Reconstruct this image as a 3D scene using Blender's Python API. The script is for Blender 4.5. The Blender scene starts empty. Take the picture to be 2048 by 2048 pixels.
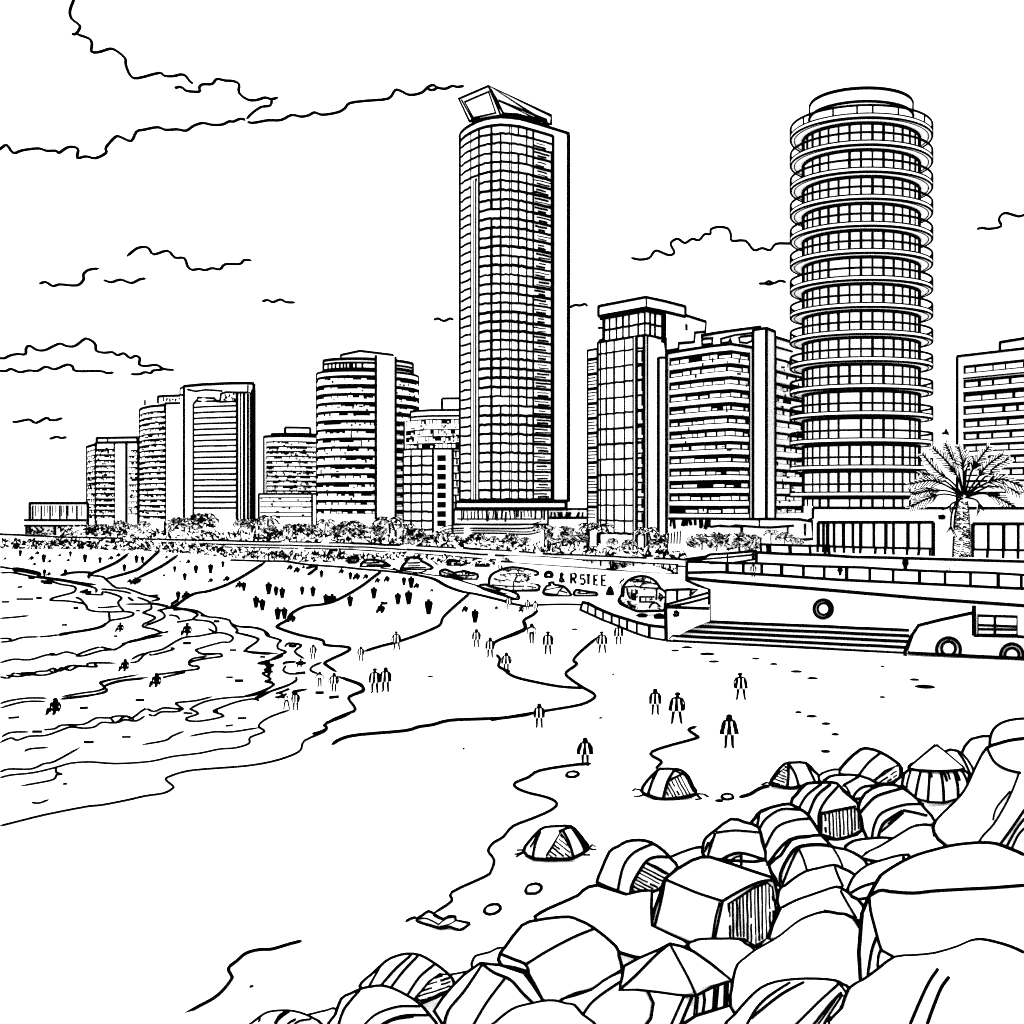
import bpy, bmesh, math, random
from mathutils import Vector, Matrix
R = random.Random(7)
SC = bpy.context.scene
COL = SC.collection
# ---------------------------------------------------------------- camera model (2048 px frame)
F, V0, H = 2400.0, 1005.0, 11.5
U0 = 1420.0   # the lens axis: the photograph is a crop left of it
WADD = 1.3
CR = {'X': (0, 0, 1.0), 'W': (0, 0, .94336), 'A': (0, 0, 1.8867), 'B': (0, 640, 3.45), 'C': (500, 640, 3.45), 'D': (880, 140, 3.22),
      'E': (880, 640, 3.45), 'F': (1160, 560, 3.864), 'G': (1540, 140, 4.6), 'H': (1540, 560, 4.025), 'I': (1748, 640, 3.863),
      'J': (1000, 1000, 3.7154), 'K': (1440, 980, 3.1776), 'L': (0, 1080, 3.5778), 'M': (0, 1360, 2.76), 'N': (480, 1080, 3.5778),
      'O': (640, 1360, 2.5421), 'P': (1000, 1240, 2.76), 'Q': (1300, 1420, 2.5829), 'R': (1160, 1640, 3.5778),
      'S': (1500, 1640, 3.5255), 'T': (480, 1780, 2.4769), 'U': (320, 1840, 4.83), 'V': (1240, 400, 2.3911)}
def cu(k, x): return CR[k][0] + x / CR[k][2]
def cv(k, y): return CR[k][1] + y / CR[k][2]
def tr(k, s):
    out = []
    for w in s.split():
        x, y = w.split(',')
        out.append((cu(k, float(x)), cv(k, float(y))))
    return out
def pt(u, v, d): return Vector(((u - U0) / F * d, d, H - (v - V0) / F * d))
def gd(v, z=0.0): return (H - z) * F / (v - V0)
def gr(u, v, z=0.0): return pt(u, v, gd(v, z))
def smooth(p, n=3, closed=False):
    if len(p) < 3: return list(p)
    out = []; m = len(p)
    for i in range(m if closed else m - 1):
        if closed: a, b, c, d = p[i - 1], p[i], p[(i + 1) % m], p[(i + 2) % m]
        else: a, b, c, d = p[max(i - 1, 0)], p[i], p[i + 1], p[min(i + 2, m - 1)]
        for j in range(n):
            t = j / n
            out.append(tuple(.5 * (2 * b[q] + (c[q] - a[q]) * t + (2 * a[q] - 5 * b[q] + 4 * c[q] - d[q]) * t * t
                             + (3 * b[q] - a[q] - 3 * c[q] + d[q]) * t ** 3) for q in range(len(b))))
    if not closed: out.append(tuple(p[-1]))
    return out
# ---------------------------------------------------------------- materials
def mat(name, a, b=None, scale=3.0, rough=.95):
    m = bpy.data.materials.new(name); m.use_nodes = True
    nt = m.node_tree; p = nt.nodes['Principled BSDF']
    p.inputs['Roughness'].default_value = rough
    p.inputs['Specular IOR Level'].default_value = 0
    if b is None: p.inputs['Base Color'].default_value = (*a, 1)
    else:
        tc = nt.nodes.new('ShaderNodeTexCoord'); nz = nt.nodes.new('ShaderNodeTexNoise'); rp = nt.nodes.new('ShaderNodeValToRGB')
        nz.inputs['Scale'].default_value = scale
        rp.color_ramp.elements[0].color = (*a, 1); rp.color_ramp.elements[1].color = (*b, 1)
        nt.links.new(tc.outputs['Object'], nz.inputs['Vector']); nt.links.new(nz.outputs['Fac'], rp.inputs['Fac'])
        nt.links.new(rp.outputs['Color'], p.inputs['Base Color'])
    return m
INK = mat('black_ink', (.0002,) * 3, (.0004,) * 3, 4)
PLASTER = mat('white_plaster', (.86,) * 3, (.9,) * 3, .4)
SAND = mat('white_sand', (.86,) * 3, (.9,) * 3, 1.5)
CLOTH = mat('white_fabric', (.86,) * 3, (.9,) * 3, 2.5)
LEAF = mat('white_foliage', (.85,) * 3, (.9,) * 3, 5)
FOAM = mat('white_water', (.87,) * 3, (.91,) * 3, .8)
# ---------------------------------------------------------------- mesh builder
class MB:
    def __init__(s, base=PLASTER): s.v = []; s.f = []; s.m = []; s.base = base
    def q(s, pts, k=0):
        n = len(s.v); s.v += [tuple(p) for p in pts]; s.f.append(tuple(range(n, n + len(pts)))); s.m.append(k)
    def raw(s, vs, fs, k=0):
        n = len(s.v); s.v += [tuple(p) for p in vs]
        for f in fs: s.f.append(tuple(i + n for i in f)); s.m.append(k)
    def tube(s, pts, w=5.5, r=None, k=1, n=6, closed=False, taper=False):
        P = [Vector(p) for p in pts]; Q = [P[0]]
        for p in P[1:]:
            if (p - Q[-1]).length > 1e-5: Q.append(p)
        P = Q; m = len(P)
        if m < 2: return
        if closed and (P[0] - P[-1]).length < 1e-5: P.pop(); m -= 1
        vs = []; fs = []; side = None
        for i, p in enumerate(P):
            if closed: t = (P[(i + 1) % m] - P[i - 1])
            else: t = P[min(i + 1, m - 1)] - P[max(i - 1, 0)]
            if t.length < 1e-9: t = Vector((0, 0, 1))
            t.normalize()
            if side is None:
                side = t.cross(Vector((0, 0, 1)))
                if side.length < .05: side = t.cross(Vector((0, 1, 0)))
            side = side - t * side.dot(t)
            if side.length < 1e-6: side = t.orthogonal()
            side.normalize(); up = side.cross(t)
            rr = r if r is not None else (w + WADD * min(1, w / 5)) * max(p.y, 1) / F / 2
            if taper and m > 3 and i in (0, m - 1): rr *= .45
            for j in range(n):
                a = 2 * math.pi * j / n
                vs.append(p + side * (math.cos(a) * rr) + up * (math.sin(a) * rr))
        for i in range(m if closed else m - 1):
            i2 = (i + 1) % m
            for j in range(n):
                j2 = (j + 1) % n
                fs.append((i * n + j, i * n + j2, i2 * n + j2, i2 * n + j))
        if not closed:
            fs.append(tuple(range(n - 1, -1, -1))); fs.append(tuple((m - 1) * n + j for j in range(n)))
        s.raw(vs, fs, k)
    def prism(s, front, back, k=0, caps=True):
        n = len(front); vs = list(front) + list(back)
        fs = [(i, (i + 1) % n, n + (i + 1) % n, n + i) for i in range(n)]
        if caps: fs += [tuple(range(n - 1, -1, -1)), tuple(range(n, 2 * n))]
        s.raw(vs, fs, k)
    def box(s, c, h, rz=0, k=0, edge=0):
        c = Vector(c); M = Matrix.Rotation(rz, 3, 'Z')
        vs = [c + M @ Vector((h[0] * a, h[1] * b, h[2] * g)) for g in (-1, 1) for a, b in ((-1, -1), (1, -1), (1, 1), (-1, 1))]
        s.raw(vs, [(3, 2, 1, 0), (4, 5, 6, 7), (0, 1, 5, 4), (1, 2, 6, 5), (2, 3, 7, 6), (3, 0, 4, 7)], k)
        if edge:
            for a, b in ((0, 1), (1, 2), (2, 3), (3, 0), (4, 5), (5, 6), (6, 7), (7, 4), (0, 4), (1, 5), (2, 6), (3, 7)): s.tube((vs[a], vs[b]), edge)
    def blob(s, c, rad, k=0, n=8, m=5, lump=0.0):
        vs = []; fs = []
        for i in range(m + 1):
            th = math.pi * i / m
            for j in range(n):
                a = 2 * math.pi * j / n; q = 1 + (R.uniform(-lump, lump) if 0 < i < m else 0)
                vs.append((c[0] + rad[0] * math.sin(th) * math.cos(a) * q, c[1] + rad[1] * math.sin(th) * math.sin(a) * q, c[2] + rad[2] * math.cos(th) * q))
        for i in range(m):
            for j in range(n): fs.append((i * n + j, (i + 1) * n + j, (i + 1) * n + (j + 1) % n, i * n + (j + 1) % n))
        s.raw(vs, fs, k)
    def build(s, name, parent=None, smooth=False, org=None):
        me = bpy.data.meshes.new(name)
        o = bpy.data.objects.new(name, me); COL.objects.link(o)
        off = Vector((0, 0, 0))
        if parent is not None:
            o.parent = parent; off = -Vector(parent['_w'])
        elif org is not None: o.location = org; off = -Vector(org)
        me.from_pydata([(x + off.x, y + off.y, z + off.z) for x, y, z in s.v], [], s.f)
        me.materials.append(s.base); me.materials.append(INK)
        me.polygons.foreach_set('material_index', s.m)
        if smooth: me.polygons.foreach_set('use_smooth', [True] * len(s.f))
        me.update()
        if parent is not None: o['_w'] = parent['_w']
        elif org is not None: o['_w'] = tuple(org)
        else: o['_w'] = (0, 0, 0)
        return o
def tag(o, label, cat, group=None, kind=None):
    o['label'] = label; o['category'] = cat
    if group: o['group'] = group
    if kind: o['kind'] = kind
    return o
def thing(name, loc, label, cat, group=None):
    o = bpy.data.objects.new(name, None); COL.objects.link(o); o.location = loc; o['_w'] = tuple(loc)
    o.empty_display_size = .3
    return tag(o, label, cat, group)
def copy_tree(o, parent=None):
    c = o.copy(); COL.objects.link(c)
    if parent is not None: c.parent = parent
    for ch in o.children: copy_tree(ch, c)
    return c
ORD = 'first second third fourth fifth sixth seventh eighth ninth tenth eleventh twelfth thirteenth fourteenth fifteenth sixteenth seventeenth eighteenth nineteenth twentieth'.split()
def nth(i):
    if i < 20: return ORD[i]
    return ('twenty-' if i < 29 else 'thirty-') + ORD[(i - 20) % 10] if i != 29 else 'thirtieth'
# ---------------------------------------------------------------- walls that follow a plan line
class Fc:
    """vertical wall: plan line given by picture column and distance"""
    def __init__(s, us, ds): s.us = list(us); s.ds = list(ds)
    def d(s, u):
        us, ds = s.us, s.ds
        if u <= us[0]: i = 0
        elif u >= us[-1]: i = len(us) - 2
        else:
            i = 0
            while us[i + 1] < u: i += 1
        t = (u - us[i]) / (us[i + 1] - us[i]); t = min(max(t, -.5), 1.5)
        return 1 / ((1 - t) / ds[i] + t / ds[i + 1])
    def P(s, u, z, off=0):
        d = s.d(u) - off; return Vector(((u - U0) / F * d, d, z))
    def V(s, u, v, off=0): return pt(u, v, s.d(u) - off)
    def zv(s, u, v): return H - (v - V0) / F * s.d(u)
    def span(s, u0, u1): return [u0] + [u for u in s.us if u0 + .3 < u < u1 - .3] + [u1]
    def band(s, mb, u0, u1, z0, z1, off=0, k=0):
        us = s.span(u0, u1)
        for a, b in zip(us, us[1:]): mb.q((s.P(a, z0, off), s.P(b, z0, off), s.P(b, z1, off), s.P(a, z1, off)), k)
    def slab(s, mb, u0, u1, z0, z1, o0, o1, k=0):
        us = s.span(u0, u1); fs = []; vs = []
        for u in us: vs += [s.P(u, z0, o1), s.P(u, z1, o1), s.P(u, z1, o0), s.P(u, z0, o0)]
        n = len(us)
        for i in range(n - 1):
            for j in range(4): fs.append((4 * i + j, 4 * i + (j + 1) % 4, 4 * i + 4 + (j + 1) % 4, 4 * i + 4 + j))
        fs += [(0, 1, 2, 3), tuple(4 * n - 4 + j for j in (3, 2, 1, 0))]
        mb.raw(vs, fs, k)
    def h(s, mb, u0, u1, z, off=.05, w=4, jag=0):
        us = s.span(u0, u1)
        if jag:
            n = max(2, int((u1 - u0) / 6)); us = sorted(set(us + [u0 + (u1 - u0) * i / n for i in range(1, n)]))
        mb.tube([s.P(u, z + (R.uniform(-jag, jag) if jag else 0), off) for u in us], w)
    def vl(s, mb, u, z0, z1, off=.05, w=4): mb.tube((s.P(u, z0, off), s.P(u, z1, off)), w)
    def line(s, mb, pts, w=5, off=.05): mb.tube([s.V(u, v, off) for u, v in pts], w)
    def solid(s, mb, u0, u1, z0, z1, t=12, k=0, edge='tlr', w=5):
        us = s.span(u0, u1)
        fr = [s.P(u, z0) for u in us]; a, b = us[0], us[-1]
        m = .15 * (b - a)
        bk = [s.P(b - m * .05, z0, -t), s.P(a + m * .05, z0, -t)]
        lo = fr + bk; hi = [Vector((p.x, p.y, z1)) for p in lo]
        mb.prism(lo, hi, k)
        if 't' in edge: s.h(mb, u0, u1, z1, 0.02, w)
        if 'b' in edge: s.h(mb, u0, u1, z0, 0.02, w)
        if 'l' in edge: s.vl(mb, u0, z0, z1, 0.02, w)
        if 'r' in edge: s.vl(mb, u1, z0, z1, 0.02, w)
def circ(uc, dc, rpx, n=24):
    Rr = rpx / F * dc; xc = (uc - U0) / F * dc; us = []; ds = []
    ph = math.atan2(xc, dc); lim = math.pi / 2 - math.asin(Rr / math.hypot(xc, dc)) - .02
    for i in range(n + 1):
        a = -lim + 2 * lim * i / n
        x = xc + Rr * math.sin(a - ph); y = dc - Rr * math.cos(a - ph)
        us.append(U0 + F * x / y); ds.append(y)
    return Fc(us, ds)
def solid_poly(mb, fc, px, t, k=0, w=5, edge=True, off=0):
    """outline given in the picture, standing on a wall plane, with a real thickness t behind it"""
    fr = [fc.V(u, v, off) for u, v in px]
    bk = [p + Vector((p.x, p.y, 0)).normalized() * t for p in fr]
    mb.prism(fr, bk, k)
    if edge: mb.tube([fc.V(u, v, off + .01) for u, v in px], w, closed=True)
def floors(root, fc, k, x0, x1, xr, ys, hb, slabh=0, pw=0, gap=5, p0=.45, out=1.0, w=3, seed=1, rag=.3, name='window_row'):
    """one window_row and one balcony per storey"""
    pb = .2 if pw >= 70 else .1
    rr = random.Random(seed); sc = CR[k][2]
    u0, u1, ur = cu(k, x0), cu(k, x1), cu(k, xr); dr = fc.d(ur)
    for y in ys:
        zt = fc.zv(ur, cv(k, y)); hz = hb / sc * dr / F; zb = zt - hz
        mb = MB(); fc.band(mb, u0, u1, zb, zt, .06, 1)
        if pw:
            u = u0 + gap / sc
            while u < u1 - 3 / sc:
                wd = rr.uniform(.6, 1.4) * pw / sc; e = min(u + wd, u1 - gap / sc * .6)
                if e - u > 1.0:
                    t = rr.uniform(-.08, .1) if rag else 0
                    top = zb + hz * (1 - p0 + t)
                    if rr.random() > rag * .5: fc.band(mb, u, e, zb + hz * pb, top, .1, 0)
                    elif rr.random() > .4: fc.band(mb, u, u + (e - u) * .5, zb + hz * pb, zb + (top - zb) * .6, .1, 0)
                u = e + gap / sc * rr.uniform(.6, 1.4)
        mb.build(name, root)
        if slabh:
            mb = MB(); sz = slabh / sc * dr / F
            fc.slab(mb, u0, u1, zb - sz, zb, 0.02, out, 0)
            if w > 3: fc.h(mb, u0, u1, zb - sz, out, w - 1)
            mb.build('balcony', root)
def clutter(root, fc, k, x0, x1, y0, y1, n, off=1.05, hw=(6, 22), vh=(8, 16), w=(1.8, 3.6)):
    mb = MB()
    for i in range(int(n * .35)):
        x, y = R.uniform(x0, x1), R.uniform(y0, y1)
        if R.random() < .4: L = [(x, y), (min(x + R.uniform(*hw), x1), y + R.uniform(-1, 1))]
        else: L = [(x, y), (x + R.uniform(-2, 2), min(y + R.uniform(*vh), y1))]
        fc.line(mb, [(cu(k, a), cv(k, b)) for a, b in L], R.uniform(*w), off)
    mb.build('balcony_clutter', root)['kind'] = 'stuff'
def grid(root, fc, k, xs, ys, x0, x1, y0, y1, xr, wx=3.2, wy=3.6, jag=.1, name='window_row'):
    """glass curtain wall: one window_row per storey, its mullions and transom inside"""
    u0, u1, ur = cu(k, x0), cu(k, x1), cu(k, xr)
    zs = [fc.zv(ur, cv(k, y)) for y in [y0] + list(ys) + [y1]]
    for i in range(len(zs) - 1):
        mb = MB(); fc.band(mb, u0, u1, zs[i + 1], zs[i], .03, 0)
        fc.h(mb, u0, u1, zs[i + 1], .07, wy * R.uniform(.8, 1.3), jag)
        for x in xs:
            if R.random() > .05: fc.vl(mb, cu(k, x), zs[i + 1], zs[i], .07, wx * R.uniform(.8, 1.25))
        mb.build(name, root)
# ================================================================= BUILDINGS
def rng(a, b, n): return [a + (b - a) * i / (n - 1) for i in range(n)]
def base(u, d): return (((u - U0) / F * d), d, 0.0)
# --- 1 low pavilion far left
b1 = thing('beach_pavilion', base(115, 420), 'long low flat-roofed pavilion with vertical slats at the far left of the skyline', 'building')
f = Fc([40, 180], [420, 418])
mb = MB(); f.solid(mb, cu('B', 205), cu('B', 606), 0, f.zv(100, 1006), 14); f.h(mb, cu('B', 200), cu('B', 606), f.zv(100, 1007), .1, 4)
mb.build('wall', b1)
for i, x in enumerate([225, 245, 262, 285, 305, 325, 345, 362, 385, 412, 425, 440, 460, 470, 500, 530, 560]):
    mb = MB(); f.vl(mb, cu('B', x), f.zv(100, 1011), f.zv(100, cv('B', 1375 - (i % 3) * 22)), .15, 1.7 if i % 3 else 3.2); mb.build('slat', b1)
mb = MB(); f.slab(mb, 49, 171, f.zv(100, 1051), f.zv(100, 1040), 0, 3); f.h(mb, 49, 171, f.zv(100, 1040), 3, 5); f.h(mb, 49, 171, f.zv(100, 1051), 3, 4.5); mb.build('terrace', b1)
mb = MB(); f.solid(mb, 53, 110, 0, f.zv(100, 1050), 10); 
for i in range(70):
    u = R.uniform(57, 108); v = R.uniform(1056, 1078); mb.tube([f.V(u, v, .1), f.V(u + R.uniform(-5, 5), v + R.uniform(-4, 4), .1)], 2.2)
mb.build('lower_storey', b1)
# --- 2 hotel with white stripe
b2 = thing('apartment_tower', base(220, 430), 'shortest of the left tower trio with narrow white stripe beside its balconies', 'building', 'high-rises along the beach')
f = Fc([174, 192, 277], [455, 432, 428])
mb = MB(); f.solid(mb, cu('B', 600), cu('B', 662), 0, f.zv(180, cv('B', 870)), 16); f.solid(mb, cu('B', 662), cu('B', 955), 0, f.zv(230, cv('B', 845)), 16)
f.vl(mb, cu('B', 788), 2, f.zv(230, cv('B', 848)), .1, 3); f.vl(mb, cu('B', 872), 2, f.zv(230, cv('B', 848)), .1, 4.5)
mb.build('wall', b2)
mb = MB(); f.solid(mb, cu('B', 668), cu('B', 950), f.zv(230, cv('B', 845)), f.zv(230, cv('B', 812)), 12); f.vl(mb, cu('B', 742), f.zv(230, cv('B', 845)), f.zv(230, cv('B', 812)), .1, 3)
mb.build('penthouse', b2)
floors(b2, f, 'B', 664, 788, 700, rng(888, 1345, 13), 24, 12, 18, 6, .58, .8, 2.5, 3, .8)
floors(b2, f, 'B', 602, 658, 640, rng(893, 1345, 13), 26, 8, 8, 6, .35, .6, 2, 4)
floors(b2, f, 'B', 886, 950, 900, rng(895, 1330, 12), 20, 8, 11, 5, .35, .4, 2, 5, .6)
clutter(b2, f, 'B', 604, 650, 900, 1360, 90); clutter(b2, f, 'B', 666, 780, 880, 1360, 110); clutter(b2, f, 'B', 888, 945, 900, 1330, 60)
# --- 3 hotel with broad white core
b3 = thing('apartment_tower', base(322, 410), 'left tower with curved balconies and broad blank white core, second from its left end', 'building', 'high-rises along the beach')
f = Fc([cu('B', 955), cu('B', 985), cu('B', 1040), cu('B', 1140), cu('B', 1268)], [432, 420, 412, 407, 405])
mb = MB(); f.solid(mb, cu('B', 966), cu('B', 1140), 0, f.zv(330, cv('B', 588)), 16); f.solid(mb, cu('B', 1140), cu('B', 1266), 0, f.zv(340, cv('B', 575)), 16, w=4.5)
mb.tube([f.V(cu('B', 1000), cv('B', 588)), f.V(cu('B', 1000), cv('B', 552))], 3.5); mb.build('wall', b3)
mb = MB(); f.solid(mb, cu('B', 1092), cu('B', 1262), f.zv(340, cv('B', 572)), f.zv(340, cv('B', 523)), 10)
for x in (1130, 1155, 1170, 1190, 1215, 1240): mb.tube([f.V(cu('B', x), cv('B', R.uniform(535, 545)), .1), f.V(cu('B', x + R.uniform(-15, 15)), cv('B', R.uniform(552, 566)), .1)], 3)
mb.build('penthouse', b3)
floors(b3, f, 'B', 960, 1138, 1100, rng(625, 1350, 20), 24, 12, 26, 7, .6, 1.0, 2.5, 6, .8)
clutter(b3, f, 'B', 962, 1130, 630, 1370, 200)
# --- 4 slab tower with ribbed balconies
b4 = thing('apartment_tower', base(438, 395), 'tallest of the left tower trio, thick black balcony bands and grooved right end', 'building', 'high-rises along the beach')
f = Fc([cu('B', 1240), cu('B', 1270), cu('B', 1400), cu('B', 1600), cu('B', 1700), cu('B', 1758)], [402, 394, 388, 384, 383.5, 385])
zt = f.zv(cu('B', 1620), cv('B', 436))
mb = MB(); f.solid(mb, cu('B', 1272), cu('B', 1752), 0, zt, 18, w=6); f.vl(mb, cu('B', 1336), 3, f.zv(390, cv('B', 575)), .1, 4.5)
f.solid(mb, cu('B', 1246), cu('B', 1272), 0, f.zv(363, cv('B', 470)), 12, edge='t', w=4); f.line(mb, tr('B', '1246,470 1246,515 1270,520'), 4)
f.line(mb, tr('B', '1295,480 1350,492 1420,482 1480,485 1535,490'), 4, .1); f.vl(mb, cu('B', 1748), 2, zt - 2, .2, 9)
f.line(mb, tr('B', '1340,575 1365,548 1365,535 1480,540 1490,555 1520,555 1525,510 1560,498 1640,500 1705,500'), 4.5, .1)
f.line(mb, tr('B', '1365,562 1480,560 1520,565 1630,562'), 4, .1); f.line(mb, tr('B', '1710,450 1710,500 1745,505'), 3, .1)
for i in range(16):
    x = 1545 + R.random() * 80; y = 515 + R.random() * 45; f.line(mb, tr('B', f'{x},{y} {x + R.uniform(-12, 12)},{y + R.uniform(-14, 14)}'), 3, .1)
mb.build('wall', b4)
for x, w in ((1635, 5), (1660, 2.5), (1684, 4.5), (1710, 4), (1730, 3)):
    mb = MB(); f.vl(mb, cu('B', x), 4, f.zv(450, cv('B', 510)), .12, w); mb.build('groove', b4)
floors(b4, f, 'B', 1342, 1626, 1500, rng(588, 1290, 19), 17, 16, 60, 3, .9, .9, 2.2, 8, .9)
# --- 5 small round hotel
b5 = thing('apartment_tower', base(582, 400), 'low rounded building with stacked terraces just left of the round white-cored tower', 'building', 'high-rises along the beach')
f = circ(cu('C', 320), 400, 60)
mb = MB(); f.solid(mb, f.us[0], f.us[-1], 0, f.zv(592, cv('C', 800)), 14); mb.build('wall', b5)
mb = MB(); f.solid(mb, cu('C', 150), cu('C', 490), f.zv(592, cv('C', 810)), f.zv(592, cv('C', 785)), 12, w=4); f.solid(mb, cu('C', 242), cu('C', 416), f.zv(592, cv('C', 785)), f.zv(592, cv('C', 742)), 8, w=4.5); mb.build('penthouse', b5)
floors(b5, f, 'C', 112, 470, 320, rng(835, 1175, 11), 22, 9, 40, 6, .5, .8, 2.6, 10, .9)
clutter(b5, f, 'C', 116, 460, 830, 1190, 260)
f = Fc([cu('C', 55), cu('C', 470)], [384, 381])
mb = MB(); f.solid(mb, cu('C', 60), cu('C', 468), 0, f.zv(560, cv('C', 1200)), 8, w=4); f.vl(mb, cu('C', 428), 1, f.zv(560, cv('C', 1200)), .1, 3.5); mb.build('lower_block', b5)
floors(b5, f, 'C', 70, 425, 300, (1222, 1250, 1285, 1325, 1350), 9, 0, 0, seed=11)
clutter(b5, f, 'C', 64, 425, 1210, 1370, 60)
# --- 6 round tower with white core
b6 = thing('apartment_tower', base(736, 370), 'round tower split by a blank white shaft, left of the tall glass tower', 'building', 'high-rises along the beach')
f = circ(cu('C', 815), 372, 97)
zt = f.zv(735, cv('C', 350))
mb = MB(); f.solid(mb, f.us[0], f.us[-1], 0, zt, 16, w=4.5); mb.build('wall', b6)
fp = circ(cu('C', 815), 372, 89)
mb = MB(); fp.solid(mb, cu('C', 510), cu('C', 1120), zt, fp.zv(735, cv('C', 268)), 16, w=6); fp.h(mb, cu('C', 515), cu('C', 868), fp.zv(735, cv('C', 295)), .1, 4); fp.h(mb, cu('C', 515), cu('C', 868), fp.zv(735, cv('C', 335)), .1, 4)
fp.h(mb, cu('C', 1010), cu('C', 1115), fp.zv(735, cv('C', 300)), .1, 4); fp.h(mb, cu('C', 1010), cu('C', 1120), fp.zv(735, cv('C', 325)), .1, 6)
for x in (620, 645, 665, 690, 705, 730, 775, 540, 565, 590): fp.vl(mb, cu('C', x), fp.zv(735, cv('C', 330)), fp.zv(735, cv('C', 300)), .1, 3.5)
fpt = Fc([cu('C', 630), cu('C', 760), cu('C', 985)], [371, 361, 371]); fpt.solid(mb, cu('C', 630), cu('C', 985), fp.zv(735, cv('C', 280)), fpt.zv(cu('C', 760), cv('C', 213)), 8, w=5); mb.build('penthouse', b6)
fw = Fc([f.us[0]] + f.us[1:-1] + [f.us[-1]], [x - .3 for x in f.ds])
floors(b6, f, 'C', 462, 868, 740, rng(378, 1300, 16), 38, 24, 42, 10, .6, 1.2, 2.6, 12, .9)
floors(b6, f, 'C', 1004, 1166, 1040, rng(395, 1310, 16), 40, 18, 30, 8, .72, 1.2, 2.6, 13, .9)
mb = MB(); fc2 = Fc([cu('C', 868), cu('C', 1004)], [f.d(751) - 2.2, f.d(790) - 2.2]); fc2.solid(mb, cu('C', 868), cu('C', 1004), 0, zt + 4.5, 3, edge='lr', w=4.5); mb.build('shaft', b6)
clutter(b6, f, 'C', 480, 860, 385, 1340, 170, 1.4, (8, 26), (14, 34)); clutter(b6, f, 'C', 1010, 1140, 385, 700, 50, 1.4)
# --- 7 block behind, with square black windows
b7 = thing('apartment_block', base(850, 350), 'rounded block with gridded glass corner and column of square black windows, beside the glass tower', 'building')
f = Fc([cu('C', 1050), cu('C', 1080), cu('C', 1150), cu('C', 1250), cu('C', 1470)], [362, 355, 349, 346, 345])
fl = Fc([cu('C', 1040), cu('C', 1110), cu('C', 1260), cu('C', 1450)], [346, 341, 338, 338])
mb = MB(); f.solid(mb, cu('C', 1068), cu('C', 1460), 0, f.zv(cu('C', 1250), cv('C', 680)), 15, edge='l'); fl.solid(mb, cu('C', 1060), cu('C', 1455), 0, fl.zv(cu('C', 1260), cv('C', 888)), 6, w=4)
fl.vl(mb, cu('C', 1398), 3, fl.zv(900, cv('C', 880)), .1, 4.5); fl.vl(mb, cu('C', 1262), 3, fl.zv(900, cv('C', 890)), .1, 4); mb.build('wall', b7)
mb = MB(); f.solid(mb, cu('C', 1110), cu('C', 1460), f.zv(cu('C', 1250), cv('C', 690)), f.zv(cu('C', 1250), cv('C', 622)), 12, w=4.5); f.h(mb, cu('C', 1110), cu('C', 1460), f.zv(cu('C', 1250), cv('C', 662)), .1, 4)
f.solid(mb, cu('C', 1325), cu('C', 1480), f.zv(cu('C', 1250), cv('C', 622)), f.zv(cu('C', 1350), cv('C', 541)), 8, w=4.5); mb.build('penthouse', b7)
floors(b7, f, 'C', 1075, 1455, 1250, (682, 752, 800, 848), 36, 10, 22, 6, .25, .8, 3, 17, .9)
grid(b7, fl, 'C', (1112, 1185), rng(940, 1385, 8), 1062, 1258, 890, 1445, 1185, 3.5, 4)
for y in rng(932, 1382, 8):
    mb = MB(); fl.band(mb, cu('C', 1291), cu('C', 1352), fl.zv(900, cv('C', y + 42)), fl.zv(900, cv('C', y)), .08, 1); mb.build('window', b7)
for i, y in enumerate(rng(905, 1360, 10)):
    mb = MB(); fl.h(mb, cu('C', 1402), cu('C', 1448), fl.zv(900, cv('C', y)), .1, 3); fl.vl(mb, cu('C', 1420 + 8 * (i % 3)), fl.zv(900, cv('C', y + 40)), fl.zv(900, cv('C', y)), .1, 3); mb.build('shutter', b7)
clutter(b7, f, 'C', 1090, 1450, 690, 870, 110, 1.0)
# --- 8 tall glass tower with tilted crown
b8 = thing('glass_tower', base(1024, 300), 'tallest curved glass skyscraper with a tilted open frame crown on its roof', 'skyscraper')
D0 = 300.0
us8 = [919.5, 920.5, 923, 930, 940, 955, 970, 985, 1001, 1020, 1040, 1066, 1106, 1140]
rt8 = [1.058, 1.05, 1.042, 1.032, 1.023, 1.0125, 1.006, 1.002, 1.0, 1.0015, 1.005, 1.0145, 1.031, 1.046]
f = Fc(us8, [D0 * r for r in rt8])
zt = f.zv(1001, 234); zf = f.zv(1001, 250)
mb = MB(); f.solid(mb, 920, 1138, 0, zt, 20, edge='t', w=6); f.h(mb, 921, 1106, zf, .15, 5.5)
f.vl(mb, 921.5, f.zv(921, 1004), zt - .6, .1, 7.5); f.vl(mb, 1136.5, f.zv(1136, 1004), zt - .4, .1, 7.5); f.vl(mb, 1106, f.zv(1106, 1003), zf, .1, 5.5); f.vl(mb, 1102.5, f.zv(1106, 1003), zf - 4, .1, 3.2)
mb.build('wall', b8)
ys = rng(267, 999, 40)
cols = [cu('D', x) for x in (200, 252, 332, 390, 448, 461, 505, 558, 600)]
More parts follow.
